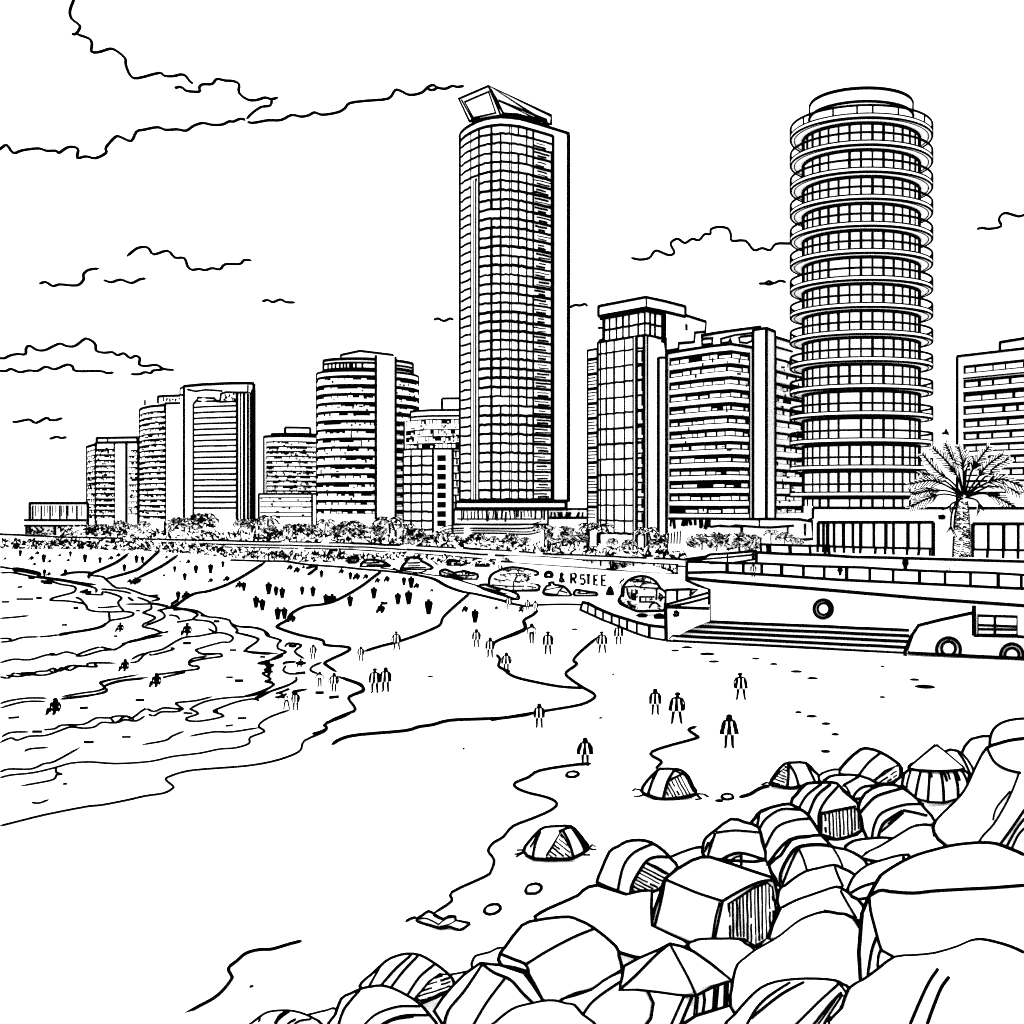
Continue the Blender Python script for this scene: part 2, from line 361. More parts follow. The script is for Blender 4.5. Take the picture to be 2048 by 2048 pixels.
for i, y in enumerate(ys):
    zb = f.zv(1001, y); z1 = f.zv(1001, ys[i - 1]) if i else zf
    mb = MB(); f.band(mb, 924, 1066, zb, z1, .04, 0); f.h(mb, 924, 942, zb, .1, 4.4, .12)
    if y < 355: f.h(mb, 942, 958, zb, .1, 4.4, .12)
    f.h(mb, 958, 1066, zb, .1, R.uniform(4.0, 6.2), .14)
    for j, u in enumerate(cols):
        if R.random() > .06 or j == 0: f.vl(mb, u, zb, z1, .1, (3, 4, 5, 3.6, 1.9, 1.5, 3.4, 3.4, 3.8)[j] * R.uniform(.85, 1.2))
    mb.build('window_row', b8)
    mb = MB(); f.band(mb, 1067, 1102, zb, z1, .04, 0); f.h(mb, 1066, 1103, zb, .12, R.uniform(4, 6.5), .05)
    for q in range(2 if i else 0):
        zz = zb + (z1 - zb) * (.3 + .32 * q); a = R.uniform(1067, 1078)
        f.h(mb, a, R.uniform(1088, 1102), zz, .12, R.uniform(1.8, 4), .06)
    mb.build('louvre', b8)
mb = MB()
for u in (947.2, 951.5, 956.5): f.vl(mb, u, f.zv(950, 1000), f.zv(950, 360), .35, 3 if u == 951.5 else 1.5)
f.slab(mb, 949.5, 953.5, f.zv(950, 364), f.zv(950, 358), 0, .4, 1); mb.build('lift_track', b8)
# crown
fcr = Fc([917, 977, 1103], [D0 * 1.02, D0 * 1.012, D0 * 1.045])
def bar_frame(mb, fc, outer, inner, t, w=5):
    fo = [fc.V(*p) for p in outer]; fi = [fc.V(*p) for p in inner]
    back = lambda L: [p + Vector((0, t, 0)) for p in L]
    bo, bi = back(fo), back(fi); n = len(fo)
    for i in range(n):
        j = (i + 1) % n
        mb.q((fo[i], fo[j], fi[j], fi[i])); mb.q((bo[j], bo[i], bi[i], bi[j])); mb.q((fo[j], fo[i], bo[i], bo[j])); mb.q((fi[i], fi[j], bi[j], bi[i]))
    mb.tube(fo, w + 1.5, closed=True); mb.tube(fi, w, closed=True)
mb = MB(); bar_frame(mb, fcr, tr('D', '122,186 313,103 392,292 190,330'), tr('D', '160,205 313,140 358,276 215,308'), 1.2, 4.5)
mb.tube([fcr.V(*p) for p in tr('D', '140,192 210,322')], 3); mb.tube([fcr.V(*p) for p in tr('D', '325,125 385,285')], 3); mb.build('crown_frame', b8)
mb = MB(); bar_frame(mb, fcr, tr('D', '316,103 716,295 714,350 690,345'), tr('D', '375,196 688,322 690,330 640,325'), 1.2, 4.5)
mb.tube([fcr.V(*p) for p in tr('D', '325,125 360,185 410,285')], 4.5); mb.build('crown_fin', b8)
mb = MB(); fcb = Fc([1000, 1050, 1096], [D0 * 1.012, D0 * 1.02, D0 * 1.04]); solid_poly(mb, fcb, tr('D', '398,276 500,282 600,312 672,352 560,318 480,300 398,296'), 4, 1, 3); mb.build('roof_plant', b8)
# podium of the tower
fp = Fc([905, 930, 1132, 1170], [285, 280, 281, 286])
mb = MB(); fp.solid(mb, cu('E', 112), cu('E', 870), fp.zv(1000, 1017), fp.zv(1000, 1003.5), 14, edge='tlrb', w=6); fp.h(mb, cu('E', 140), cu('E', 880), fp.zv(1000, 1001.5), .1, 6); mb.build('podium_roof', b8)
mb = MB(); fp.solid(mb, cu('E', 100), cu('E', 745), 0, fp.zv(1000, 1018), 10, edge='lr', w=3.5); fp.h(mb, cu('E', 110), cu('E', 740), fp.zv(1000, 1049), .1, 4.5); fp.h(mb, cu('E', 120), cu('E', 700), fp.zv(1000, 1038), .1, 3); fp.h(mb, cu('E', 100), cu('E', 880), fp.zv(1000, 1019), .1, 5)
for x in (150, 165, 185, 215, 240, 262, 290, 322, 340, 370, 385, 400, 430, 455, 480, 510, 525, 540, 560, 580, 605, 628, 660, 700, 720):
    fp.line(mb, tr('E', f'{x},{1312 + R.uniform(0, 12)} {x + R.uniform(-8, 8)},{1395 - R.uniform(0, 40)}'), R.uniform(1.8, 4.4), .1)
mb.build('podium_wall', b8)
mb = MB()
for y0, y1, w in ((1415, 1400, 4), (1438, 1425, 5.5), (1455, 1450, 3.5), (1472, 1468, 5)): fp.line(mb, smooth(tr('E', f'0,{y0 + 25} 95,{y0} 400,{y0} 600,{y1 + 12} 700,{y1 - 10}'), 4), w * .55, 4)
fp.slab(mb, cu('E', 95), cu('E', 640), fp.zv(1000, 1068), fp.zv(1000, 1051), 0, 3.8); mb.build('podium_terrace', b8)
fs = Fc([1095, 1190], [286, 288]); mb = MB(); fs.solid(mb, cu('E', 740), cu('E', 1035), 0, fs.zv(1120, 1018), 8, w=4.5); fs.h(mb, cu('E', 750), cu('E', 1035), fs.zv(1120, cv('E', 1365)), .1, 5)
for x in (770, 790, 815, 835, 880, 900, 960, 985): fs.line(mb, tr('E', f'{x},1325 {x + R.uniform(-15, 15)},1360'), R.uniform(3, 6), .1)
mb.build('side_wing', b8)
# --- 9 glass hotel
b9 = thing('glass_hotel', base(1250, 250), 'angular glass hotel with a white flat cap, right of the tallest glass tower', 'building')
A9 = 245.0
f = Fc([cu('F', 60), cu('F', 140), cu('F', 510), cu('F', 655), cu('F', 975)], [259.5, 256.5, A9, 250, 264])
zcap = f.zv(cu('F', 510), cv('F', 140)); zcb = f.zv(cu('F', 510), cv('F', 222)); zg = f.zv(cu('F', 510), cv('F', 425))
mb = MB(); f.solid(mb, cu('F', 182), cu('F', 655), zg, zcb, 10, edge='lr', w=5); f.solid(mb, cu('F', 140), cu('F', 530), 0, zg, 12, edge='lt', w=5)
f.solid(mb, cu('F', 500), cu('F', 662), 0, zg + .2, 9, edge='lr', w=4.5)
f.vl(mb, cu('F', 604), 3, f.zv(cu('F', 604), cv('F', 602)), .2, 6); f.line(mb, tr('F', '604,605 615,600 660,600'), 4.5, .2); f.vl(mb, cu('F', 522), 3, zg, .2, 3.2)
f.line(mb, tr('F', '145,370 180,370 180,455 150,470'), 5, .2); f.slab(mb, cu('F', 146), cu('F', 182), zg, f.zv(cu('F', 160), cv('F', 370)), -6, 0)
f.vl(mb, cu('F', 634), zg - 1, zcb, .1, 5); f.vl(mb, cu('F', 650), zg - 1, zcb, .1, 5); f.line(mb, tr('F', '570,435 610,450 650,455 662,540'), 4.5, .15)
mb.build('wall', b9)
fo = Fc(f.us, [d - 1.2 for d in f.ds])
mb = MB(); fo.solid(mb, cu('F', 145), cu('F', 812), zcb, zcap, 12, edge='tlrb', w=6); fo.vl(mb, cu('F', 512), zcb, zcap, .05, 3); fo.band(mb, cu('F', 150), cu('F', 640), zcb - .9, zcb - .1, -.3, 1); mb.build('roof', b9)
xsA = (190, 230, 283, 333, 380, 452, 502, 540, 578)
for a, b in ((235, 335), (335, 425)):
    z1, z0 = f.zv(cu('F', 510), cv('F', a)), f.zv(cu('F', 510), cv('F', b)); mb = MB(); f.band(mb, cu('F', 185), cu('F', 625), z0, z1, .05, 0); f.h(mb, cu('F', 185), cu('F', 625), z0, .1, 4.5, .1)
    for x in xsA: f.vl(mb, cu('F', x), z0, z1, .1, R.uniform(3.5, 5.5))
    mb.build('window_row', b9)
grid(b9, f, 'F', (160, 205, 265, 345, 490), rng(545, 1860, 12), 145, 500, 440, 1960, 345, 3.6, 4.0, .08)
mb = MB(); f.slab(mb, cu('F', 412), cu('F', 436), 0, zg, 0, .5); f.vl(mb, cu('F', 412), 2, zg, .5, 3.6); f.vl(mb, cu('F', 436), 2, zg, .5, 5); mb.build('pillar', b9)
for i, y in enumerate(rng(560, 1800, 12)):
    mb = MB(); f.band(mb, cu('F', 442), cu('F', 494), f.zv(cu('F', 470), cv('F', y - 2)), f.zv(cu('F', 470), cv('F', y + -18)), .16, 1); f.vl(mb, cu('F', 486), f.zv(cu('F', 470), cv('F', y + 75)), f.zv(cu('F', 470), cv('F', y)), .16, 6); mb.build('balcony_slot', b9)
ys = rng(605, 1740, 11)
mb = MB(); f.solid(mb, cu('F', 60), cu('F', 136), 0, f.zv(cu('F', 60), cv('F', 545)), 10, w=4.5); mb.build('side_wall', b9)
for y in ys:
    mb = MB(); R2 = f.zv(cu('F', 60), cv('F', y)); f.band(mb, cu('F', 64), cu('F', 134), R2 - .75, R2, .06, 1)
    for q in (1.2, 1.9, 2.6): f.h(mb, cu('F', 64), cu('F', R.uniform(110, 134)), R2 - q, .06, 2.4)
    mb.build('shutter_row', b9)
fr = Fc([cu('F', 640), cu('F', 975)], [252, 266])
mb = MB(); px = tr('F', '655,240 800,268 970,322 966,400 885,408 880,480 760,490 758,535 668,550'); solid_poly(mb, fr, px + tr('F', '668,900 655,900'), 10, w=4, edge=False); fr.line(mb, px, 6)
mb.build('rear_wing', b9)
mb = MB(); z1 = fr.zv(cu('F', 825), cv('F', 342)); fr.slab(mb, cu('F', 814), cu('F', 833), fr.zv(cu('F', 825), cv('F', 390)), z1, 0, .12, 1); mb.build('window', b9)
# --- 10 folded balcony hotel
b10 = thing('balcony_hotel', base(1400, 245), 'wide hotel with folded front of long dark balconies and a blank white column', 'building')
f = Fc([cu('F', 670), cu('F', 1000), cu('F', 1165), cu('F', 1340), cu('F', 1505)], [254, 243, 239.5, 245, 246])
z1 = f.zv(cu('F', 1165), cv('F', 495))
mb = MB(); f.solid(mb, cu('F', 672), cu('F', 1340), 0, z1, 14, edge='tl', w=6); f.vl(mb, cu('F', 1308), 3, f.zv(cu('F', 1308), cv('F', 560)), .1, 3); mb.build('wall', b10)
floors(b10, f, 'F', 690, 1304, 1165, rng(540, 1742, 13), 70, 30, 78, 15, .5, 1.2, 3, 21, .1)
fb = Fc([cu('F', 750), cu('F', 1040), cu('F', 1395), cu('F', 1510)], [262, 254, 246, 249])
mb = MB(); px = tr('F', '940,430 1030,412 1200,388 1395,362 1395,600 940,600'); solid_poly(mb, fb, px, 8, edge=False); fb.line(mb, px[:4], 6); fb.line(mb, tr('F', '1085,455 1200,425 1335,408'), 4)
fb.line(mb, tr('F', '945,432 945,500 1020,495 1025,450 950,455'), 5); fb.line(mb, tr('F', '1090,450 1090,490 1150,480 1160,455 1170,490'), 4.5); fb.line(mb, tr('F', '1230,440 1235,480 1290,488 1330,470 1330,430 1240,440'), 4.5)
mb.build('penthouse', b10)
fk = Fc([cu('F', 1338), cu('F', 1440), cu('F', 1508)], [242.5, 240, 245])
mb = MB(); fk.solid(mb, cu('F', 1340), cu('F', 1505), 0, fk.zv(cu('F', 1440), cv('F', 372)), 8, edge='lrt', w=6); fk.vl(mb, cu('F', 1440), 3, fk.zv(cu('F', 1440), cv('F', 372)), .15, 5.5); mb.build('column', b10)
fz = Fc([cu('F', 1500), cu('F', 1740)], [246, 261])
mb = MB(); fz.solid(mb, cu('F', 1505), cu('F', 1760), 0, fz.zv(cu('F', 1505), cv('F', 440)), 10, edge='t', w=6); fz.h(mb, cu('F', 1505), cu('F', 1640), fz.zv(cu('F', 1505), cv('F', 515)), .1, 4); mb.build('side_wing', b10)
floors(b10, fz, 'F', 1508, 1750, 1508, rng(597, 1745, 13), 60, 32, 60, 14, .45, 1.2, 3, 23, .3)
clutter(b10, fz, 'F', 1510, 1740, 610, 1800, 110, 1.4, (10, 40), (10, 30)); clutter(b10, f, 'F', 695, 1300, 570, 1800, 70, 1.4, (10, 30), (20, 40))
# --- 11 ring tower
b11 = thing('ringed_tower', base(1722, 232), 'cylindrical tower wrapped in projecting balcony rings at the right', 'skyscraper')
DC = 232.0; UC = 1722.0; XC = (UC - U0) / F * DC; RO = 140.5 / F * DC; RB = 114 / F * DC; RT = 101 / F * DC
PH = math.atan2(XC, DC)
def cp(r, a, z): return Vector((XC + r * math.sin(a - PH), DC - r * math.cos(a - PH), z))
def ring(mb, r, z, w, n=72): mb.tube([cp(r, 2 * math.pi * i / n, z) for i in range(n)], w, closed=True)
def cyl(mb, r, z0, z1, n=64, k=0): mb.prism([cp(r, 2 * math.pi * i / n, z0) for i in range(n)], [cp(r, 2 * math.pi * i / n, z1) for i in range(n)], k)
def annulus(mb, r0, r1, z0, z1, n=72):
    for i in range(n):
        a, b = 2 * math.pi * i / n, 2 * math.pi * (i + 1) / n
        mb.q((cp(r1, a, z0), cp(r1, b, z0), cp(r1, b, z1), cp(r1, a, z1))); mb.q((cp(r0, a, z1), cp(r0, b, z1), cp(r1, b, z1), cp(r1, a, z1))[::-1]); mb.q((cp(r0, a, z0), cp(r0, b, z0), cp(r1, b, z0), cp(r1, a, z0)))
def zr(v, r): return H - (v - V0) / F * (DC - r)
zring = [zr(v, RO) for v in rng(226, 984, 15)]
mb = MB(); cyl(mb, RB, 0, zring[0] + 1); mb.build('wall', b11, True)
ct = rng(-87 + 11.25 * 0, 87, 17)
mull = [math.radians(a) for a in ct] + [math.radians(87 + 11.6 * i) for i in range(1, 16)]
for i in range(15):
    zt = zring[i] - 1.0; zb = zring[i + 1] if i < 14 else zr(1013, RB)
    mb = MB(); cyl(mb, RB + .05, zb, zt, 64)
    for j, a in enumerate(mull):
        if 0 < j < 16 and R.random() < .02: continue
        mb.tube((cp(RB + .1, a, zb), cp(RB + .1, a, zt)), (6 if j in (0, 16) else R.uniform(3, 5.2)))
    ring(mb, RB + .1, zt - .15, 4.5)
    mb.build('window_row', b11)
    mb = MB(); z = zring[i]; annulus(mb, RB, RO, z - .75, z); ring(mb, RO, z, 2.8); ring(mb, RO, z - .75, 3.8); ring(mb, RO - .7, z - .82, 1.8); ring(mb, RB + .25, z - 1.0, 4); 
    slab_mb = mb; mb = MB(); ring(mb, RO, z + 1.45, 4.2)
    for a in (-89, -87, -85, 85, 87, 89): mb.tube((cp(RO, math.radians(a), z - .85), cp(RO, math.radians(a), z + 1.45)), 4.2)
    if i == 0:
        for a in (-52, -22, -3, 9, 30, 60): mb.tube((cp(RO, math.radians(a), z), cp(RO, math.radians(a), z + 1.45)), 3.4)
    ro = slab_mb.build('balcony_ring', b11); mb.build('railing', ro)
mb = MB(); zc0, zc1 = zring[0], zr(176, RT); cyl(mb, RT, zc0 - .5, zc1); ring(mb, RT, zc1, 6.5); ring(mb, RT + .2, zr(203, RT), 5)
for a in (-88, -85.5, 85.5, 88): mb.tube((cp(RT, math.radians(a), zc0), cp(RT, math.radians(a), zc1)), 6)
mb.build('roof_drum', b11)
# --- 12 hotel at right edge
b12 = thing('balcony_hotel', base(1985, 260), 'white balcony hotel cut off by the right edge behind the big palm', 'building')
f = Fc([cu('I', 635), cu('I', 1160), cu('I', 1500)], [262, 248.5, 241])
zt = f.zv(cu('I', 645), cv('I', 280))
mb = MB(); f.solid(mb, cu('I', 643), 2110, 0, zt, 16, edge='tl', w=5.5); mb.build('wall', b12)
floors(b12, f, 'I', 690, 1580, 690, [352, 463, 570, 668, 768, 862, 955, 1050, 1140, 1230], 70, 34, 105, 20, .36, 1.0, 4.2, 31, .0)
mb = MB(); fq = Fc([cu('I', 960), 2110], [258, 244]); fq.solid(mb, cu('I', 974), 2110, zt, fq.zv(cu('I', 974), cv('I', 172)), 8, edge='tl', w=6); mb.build('penthouse', b12)
# ================================================================= SEAFRONT TERRACES
Fs = Fc([1333, 1815, 2100], [99.3, 91.1, 87.9]); Fw = Fc([1333, 1815, 2100], [102.4, 94.2, 91.0]); Fu = Fc([1500, 2100], [117, 98.6]); Fp = Fc([1600, 2100], [119, 102])
tw = thing('terrace_wall', base(1700, 95), 'long white seafront retaining wall with a sloping ledge and round porthole above the steps', 'wall')
px = [(1418.5, 1179), (1373, 1161), (1372, 1145), (1440, 1144), (1679, 1159.5), (2070, 1179), (2070, 1330), (1418.5, 1290)]
mb = MB(); solid_poly(mb, Fw, px, 12, edge=False)
Fw.line(mb, tr('K', '-210,560 0,580 600,628 1300,690 1932,735 2010,742'), 7); Fw.line(mb, [(1374, 1122), (1373, 1161), (1396, 1171), (1418.5, 1179), (1418.5, 1241)], 6)
Fw.line(mb, [(1371, 1145.5), (1440, 1143.8), (1560, 1151), (1679, 1159.5), (1800, 1165), (2070, 1178.5)], 6); Fw.line(mb, [(1790, 1164), (2070, 1176)], 2.5); mb.build('wall', tw)
def ring_px(mb, fc, k, x, y, r, w, a0=0, a1=360, off=.15):
    sc = CR[k][2]; P = [(cu(k, x) + r / sc * math.cos(math.radians(a)), cv(k, y) - r / sc * math.sin(math.radians(a))) for a in rng(a0, a1, 26)]
    mb.tube([fc.V(u, v, off) for u, v in P], w)
mb = MB(); ring_px(mb, Fw, 'K', 656, 756, 58, 6.5); ring_px(mb, Fw, 'K', 658, 756, 37, 4.5); solid_poly(mb, Fw, [(cu('K', 656) + 18 * math.cos(t / 8 * math.pi), cv('K', 756) + 18 * math.sin(t / 8 * math.pi)) for t in range(16)], .1, edge=False, off=.1); mb.build('porthole', tw)
rl = thing('terrace_railing', base(1700, 94), 'panelled railing running along the top of the seafront retaining wall', 'railing')
mb = MB(); Fw.line(mb, tr('J', '1390,458 1530,462') + tr('K', '100,466 235,466 390,473 560,484 700,487 900,492 1100,505 1400,518 1700,526 1932,540 2000,545'), 5.5, .2); mb.build('top_rail', rl)
for i, x in enumerate([45, 148, 265, 392, 530, 662, 805, 952, 1100, 1268, 1430, 1592, 1768, 1915]):
    u = cu('K', x); vt = 1126 + (u - 1514) * .045; vb = 1143.8 + (u - 1440) * .061 + (2 if u < 1700 else -1); mb = MB(); Fw.line(mb, [(u, vt), (u, vb)], 5.5 if i % 3 else 7, .2); mb.build('post', rl)
uw = thing('upper_terrace_wall', base(1760, 105), 'upper white terrace wall behind the railing, under the palm', 'wall')
mb = MB(); px = [(1513, 1105), (2070, 1123), (2070, 1175), (1513, 1160)]; solid_poly(mb, Fu, px, 16, edge=False); Fu.line(mb, tr('K', '235,396 400,405 650,412 840,425 1080,430 1350,438 1932,455 2010,458'), 6); Fu.line(mb, tr('K', '232,396 232,470'), 6)
Fu.line(mb, tr('J', '1385,440 1530,420 1560,405 1720,395 1905,378'), 5.5); Fu.line(mb, tr('J', '1420,448 1700,425 1900,405'), 4); Fu.line(mb, tr('J', '1560,480 1700,470 1900,440'), 4); Fu.line(mb, tr('J', '1690,395 1690,470'), 3); mb.build('wall', uw)
ur = thing('terrace_railing', base(1600, 106), 'short upper railing in front of the slatted seafront windows', 'railing')
mb = MB(); Fu.line(mb, tr('K', '255,345 330,348 570,355 690,352'), 5, .3); mb.build('top_rail', ur)
for x in (258, 300, 318, 443, 570, 665, 690):
    mb = MB(); Fu.line(mb, tr('K', f'{x},345 {x + 4},{398 + (x - 258) * .03}'), R.uniform(4, 7), .3); mb.build('post', ur)
st = thing('beach_steps', base(1570, 96), 'wide low flight of beach steps below the retaining wall', 'steps')
for i in range(4):
    uL = (1340, 1357, 1374, 1393)[i]; uR = (1812, 1811, 1817, 1826)[i]; uR = 1832
    vl_ = (1271, 1261.5, 1252, 1242.5)[i]; vr_ = (1295, 1283.5, 1271.5, 1260)[i]
    o = -.45 * i; fst = Fc(Fs.us, [d - o for d in Fs.ds])
    px = [(uL + 3, vl_), (uR, vr_), (uR, vr_ + 14), (uL, vl_ + 12)]
    mb = MB(); solid_poly(mb, fst, px, 2.2, edge=False); fst.line(mb, [(uL + 6, vl_)] + [(uL + (uR - 14 - uL) * t / 8, vl_ + (vr_ - vl_) * t / 8 + R.uniform(-.5, .5)) for t in range(1, 9)], 6.2)
    fst.line(mb, [(uL + 6, vl_), (uL, vl_ + 6), (uL + 2, vl_ + 10)], 5)
    if i == 0: fst.line(mb, [(1333, 1281.5), (1375, 1284), (1600, 1295), (1700, 1301), (1830, 1308)], 6.2)
    mb.build('step', st)
pb = thing('end_pier', base(1380, 99), 'white block with sloping handrail at the left end of the steps', 'pier')
mb = MB(); px = [(1332, 1214), (1419, 1216), (1419, 1242), (1393, 1252), (1372, 1262), (1355, 1272), (1340, 1283), (1333, 1281)]; fpb = Fc(Fs.us, [d - .15 for d in Fs.ds]); solid_poly(mb, fpb, px, 3, edge=False)
fpb.line(mb, [(1331, 1206), (1332.5, 1281)], 7); fpb.line(mb, [(1332, 1214), (1418, 1217)], 6); fpb.line(mb, tr('J', '1295,835 1310,830 1325,840 1325,855 1300,860 1290,845'), 6); mb.build('block', pb)
mb = MB(); solid_poly(mb, fpb, tr('J', '1240,775 1550,688 1550,725 1400,765 1245,795'), .4, w=5); mb.build('handrail', pb)
f2 = Fc(Fs.us, [d + 2 for d in Fs.ds]); mb = MB(); f2.line(mb, tr('J', '1220,680 1240,668 1400,663 1470,665 1420,700'), 5.5); f2.line(mb, tr('J', '1316,668 1316,745'), 4.5); f2.line(mb, tr('J', '1420,665 1412,715'), 4); solid_poly(mb, f2, tr('J', '1240,670 1460,668 1550,690 1500,705 1260,770 1240,765'), .3, edge=False); mb.build('rear_railing', pb)
# right beach house with round doors
bh = thing('beach_house', base(1930, 89), 'slope-roofed white beach house with barred window and round arches beside the steps', 'building')
Fb = Fc([1795, 2100], [90.3, 86.6]); px = tr('K', '1175,1035 1210,930 1262,862 1610,778 2010,800 2010,1085 1930,1070 1200,1040')
mb = MB(); solid_poly(mb, Fb, px, 5, edge=False); Fb.line(mb, tr('K', '1178,1075 1175,1030 1215,930 1262,860 1400,825 1605,780'), 7); Fb.line(mb, tr('K', '1195,1035 1500,1050 1700,1060 2010,1073'), 6.5); Fb.line(mb, tr('K', '1155,1070 1190,1072'), 6); Fb.line(mb, tr('K', '1225,925 1190,1020'), 4); mb.build('wall', bh)
mb = MB(); Fb.line(mb, tr('K', '1614,735 1614,925'), 8, .15); mb.build('pole', bh)
mb = MB(); Fb.line(mb, tr('K', '1612,925 1880,930 1940,935'), 6, .1); solid_poly(mb, Fb, tr('K', '1640,798 1888,805 1888,922 1640,920'), .2, w=6, off=.2)
for s_ in ('1747,800 1747,920', '1640,858 1888,868', '1640,885 1888,888'): Fb.line(mb, tr('K', s_), 5, .25)
mb.build('window', bh)
for x, y, r in ((1452, 1015, 76), (1855, 1050, 72)):
    mb = MB(); ring_px(mb, Fb, 'K', x, y, r, 6.5, -22 if x < 1600 else -10, 202 if x < 1600 else 190); ring_px(mb, Fb, 'K', x, y - 8, r * .58, 5.5, -60, 240) if x < 1600 else ring_px(mb, Fb, 'K', x, y, r * .62, 5.5, -10, 190); mb.build('arch', bh)
# podium
pd = thing('seafront_building', base(1830, 106), 'low flat-roofed white building with slatted windows behind the palm, below the ringed tower', 'building')
mb = MB(); px = [(1627, 1017), (2070, 1017.5), (2070, 1124), (1627, 1110)]; solid_poly(mb, Fp, px, 12, edge=False); Fp.line(mb, [(1627, 1015.5), (1850, 1016), (2070, 1016.5)], 6); Fp.line(mb, [(1626, 1016), (1626, 1036), (1618, 1040)], 5.5); mb.build('wall', pd)
mb = MB(); solid_poly(mb, Fp, tr('K', '1388,162 1420,158 1432,170 1425,185 1390,185'), .4, 1, 2, off=.3); mb.build('wall_lamp', pd)
for bx, y0, y1, yb in (([625, 658, 685, 725, 785, 845, 895, 978, 1055, 1103, 1195, 1265, 1355], 205, 355, 418), ([1608, 1705, 1803, 1895, 1990], 215, 378, 445)):
    for i, (a, b) in enumerate(zip(bx, bx[1:])):
        mb = MB(); Fp.band(mb, cu('K', a), cu('K', b), Fp.zv(cu('K', a), cv('K', yb)), Fp.zv(cu('K', a), cv('K', y0)), .05, 0)
        Fp.line(mb, tr('K', f'{a},{y0} {b},{y0}'), 6.5, .12); Fp.line(mb, tr('K', f'{a},{y1 + i * 1.5} {b},{y1 + i * 1.5 + 1}'), 4.5, .12); Fp.line(mb, tr('K', f'{a},{yb + i * 1.4} {b},{yb + i * 1.4 + 1}'), 5.5, .12)
        Fp.line(mb, tr('K', f'{a},{y0} {a},{y1 + i * 1.5}'), 5.5 if i % 2 else 7, .12); Fp.line(mb, tr('K', f'{a + R.uniform(-8, 12)},{y1 + i * 1.5} {a + R.uniform(-8, 8)},{yb + i * 1.4}'), 5, .12)
        if i == len(bx) - 2: Fp.line(mb, tr('K', f'{b},{y0} {b},{yb + 14}'), 7, .12); Fp.line(mb, tr('K', f'{b - 22},{y1 + 15} {b - 22},{yb}'), 4, .12)
        mb.build('window', pd)
cn = thing('canopy_building', base(1530, 125), 'flat white canopy on a small pavilion behind the bushes, left of the seafront building', 'building')
Fq = Fc([1400, 1640], [132, 126]); mb = MB(); solid_poly(mb, Fq, tr('J', '1560,145 1925,145') + tr('K', '250,185 590,188 590,200 470,228 250,232 0,230') + tr('J', '1700,195 1560,200'), 6, edge=False)
Fq.line(mb, tr('J', '1255,138 1560,138 1925,142') + tr('K', '250,183 500,186 590,200'), 5.5); Fq.line(mb, tr('J', '1565,200 1640,190 1800,200') + tr('K', '0,230 100,225 250,236 325,238 470,226'), 5); Fq.line(mb, tr('K', '250,185 250,232'), 3); Fq.line(mb, tr('J', '1555,140 1555,205'), 6); mb.build('roof', cn)
mb = MB(); Fq2 = Fc([1330, 1660], [134, 127]); solid_poly(mb, Fq2, [(1337, 1038), (1626, 1040), (1626, 1100), (1337, 1100)], 4, edge=False)
for s_, w in (('138,235 138,300', 5), ('540,212 540,290', 4), ('590,205 595,310 470,320', 6), ('430,230 430,300', 3)): Fq2.line(mb, tr('K', s_), w)
for x in (1270, 1290, 1370, 1385, 1410, 1450, 1490, 1500, 1540): Fq2.line(mb, tr('J', f'{x},145 {x + R.uniform(-14, 14)},{R.uniform(185, 225)}'), R.uniform(4, 8))
for x in (1225, 1248, 1270, 1292, 1314, 1336): Fq2.line(mb, tr('J', f'{x + 6},{250 - (x - 1225) * .2} {x},{325}'), 2.4)
mb.build('wall', cn)
# curved low wall
cw = thing('curved_wall', base(1250, 110), 'curving low stone wall with dark joints leading to the beach steps', 'wall')
tp = tr('J', '618,760 660,770 715,800 770,825 835,852 890,870 950,888 1020,910 1112,932 1228,945'); bt = tr('J', '600,820 655,845 715,872 770,898 835,922 890,945 950,970 1020,998 1112,1028 1228,1047')
Fcw = Fc([u for u, v in bt], [gd(v) for u, v in bt])
for i in range(9):
    a, b, c, d = tp[i], tp[i + 1], bt[i + 1], bt[i]; mb = MB(); solid_poly(mb, Fcw, [a, b, c, d], 1.2, edge=False); Fcw.line(mb, [a, b], 6); Fcw.line(mb, [d, c], 7); Fcw.line(mb, [a, d], 5.5 if i % 2 else 7); mb.build('stone_block', cw)
# ================================================================= PROMENADE
pbot = [(-60, 1090), (0, 1091), (120, 1092), (300, 1093), (480, 1096), (700, 1100), (860, 1110), (1000, 1122), (1100, 1130), (1230, 1139), (1356, 1147)]
ptop = [(-60, 1067), (0, 1068), (120, 1074), (300, 1078), (480, 1082), (700, 1086), (860, 1093), (1000, 1100), (1100, 1108), (1230, 1113), (1372, 1119)]
Fpr = Fc([u for u, v in pbot], [gd(v) for u, v in pbot])
pw = thing('promenade_wall', base(600, 270), 'long stepped promenade wall between the far beach and the tree line', 'wall')
mb = MB()
for i in range(len(pbot) - 1):
    A, B_, C_, D_ = Fpr.V(*pbot[i]), Fpr.V(*pbot[i + 1]), Fpr.V(*ptop[i + 1]), Fpr.V(*ptop[i])
    mb.q((A, B_, C_, D_))
    bk = lambda p: p + Vector((p.x, p.y, 0)).normalized() * (14 if p.x < 8 else 10)
    mb.q((D_, C_, bk(C_), bk(D_)))
mb.build('wall', pw)
def lerp(L, u):
    for (a, va), (b, vb) in zip(L, L[1:]):
        if a <= u <= b: return va + (vb - va) * (u - a) / (b - a)
    return L[-1][1]
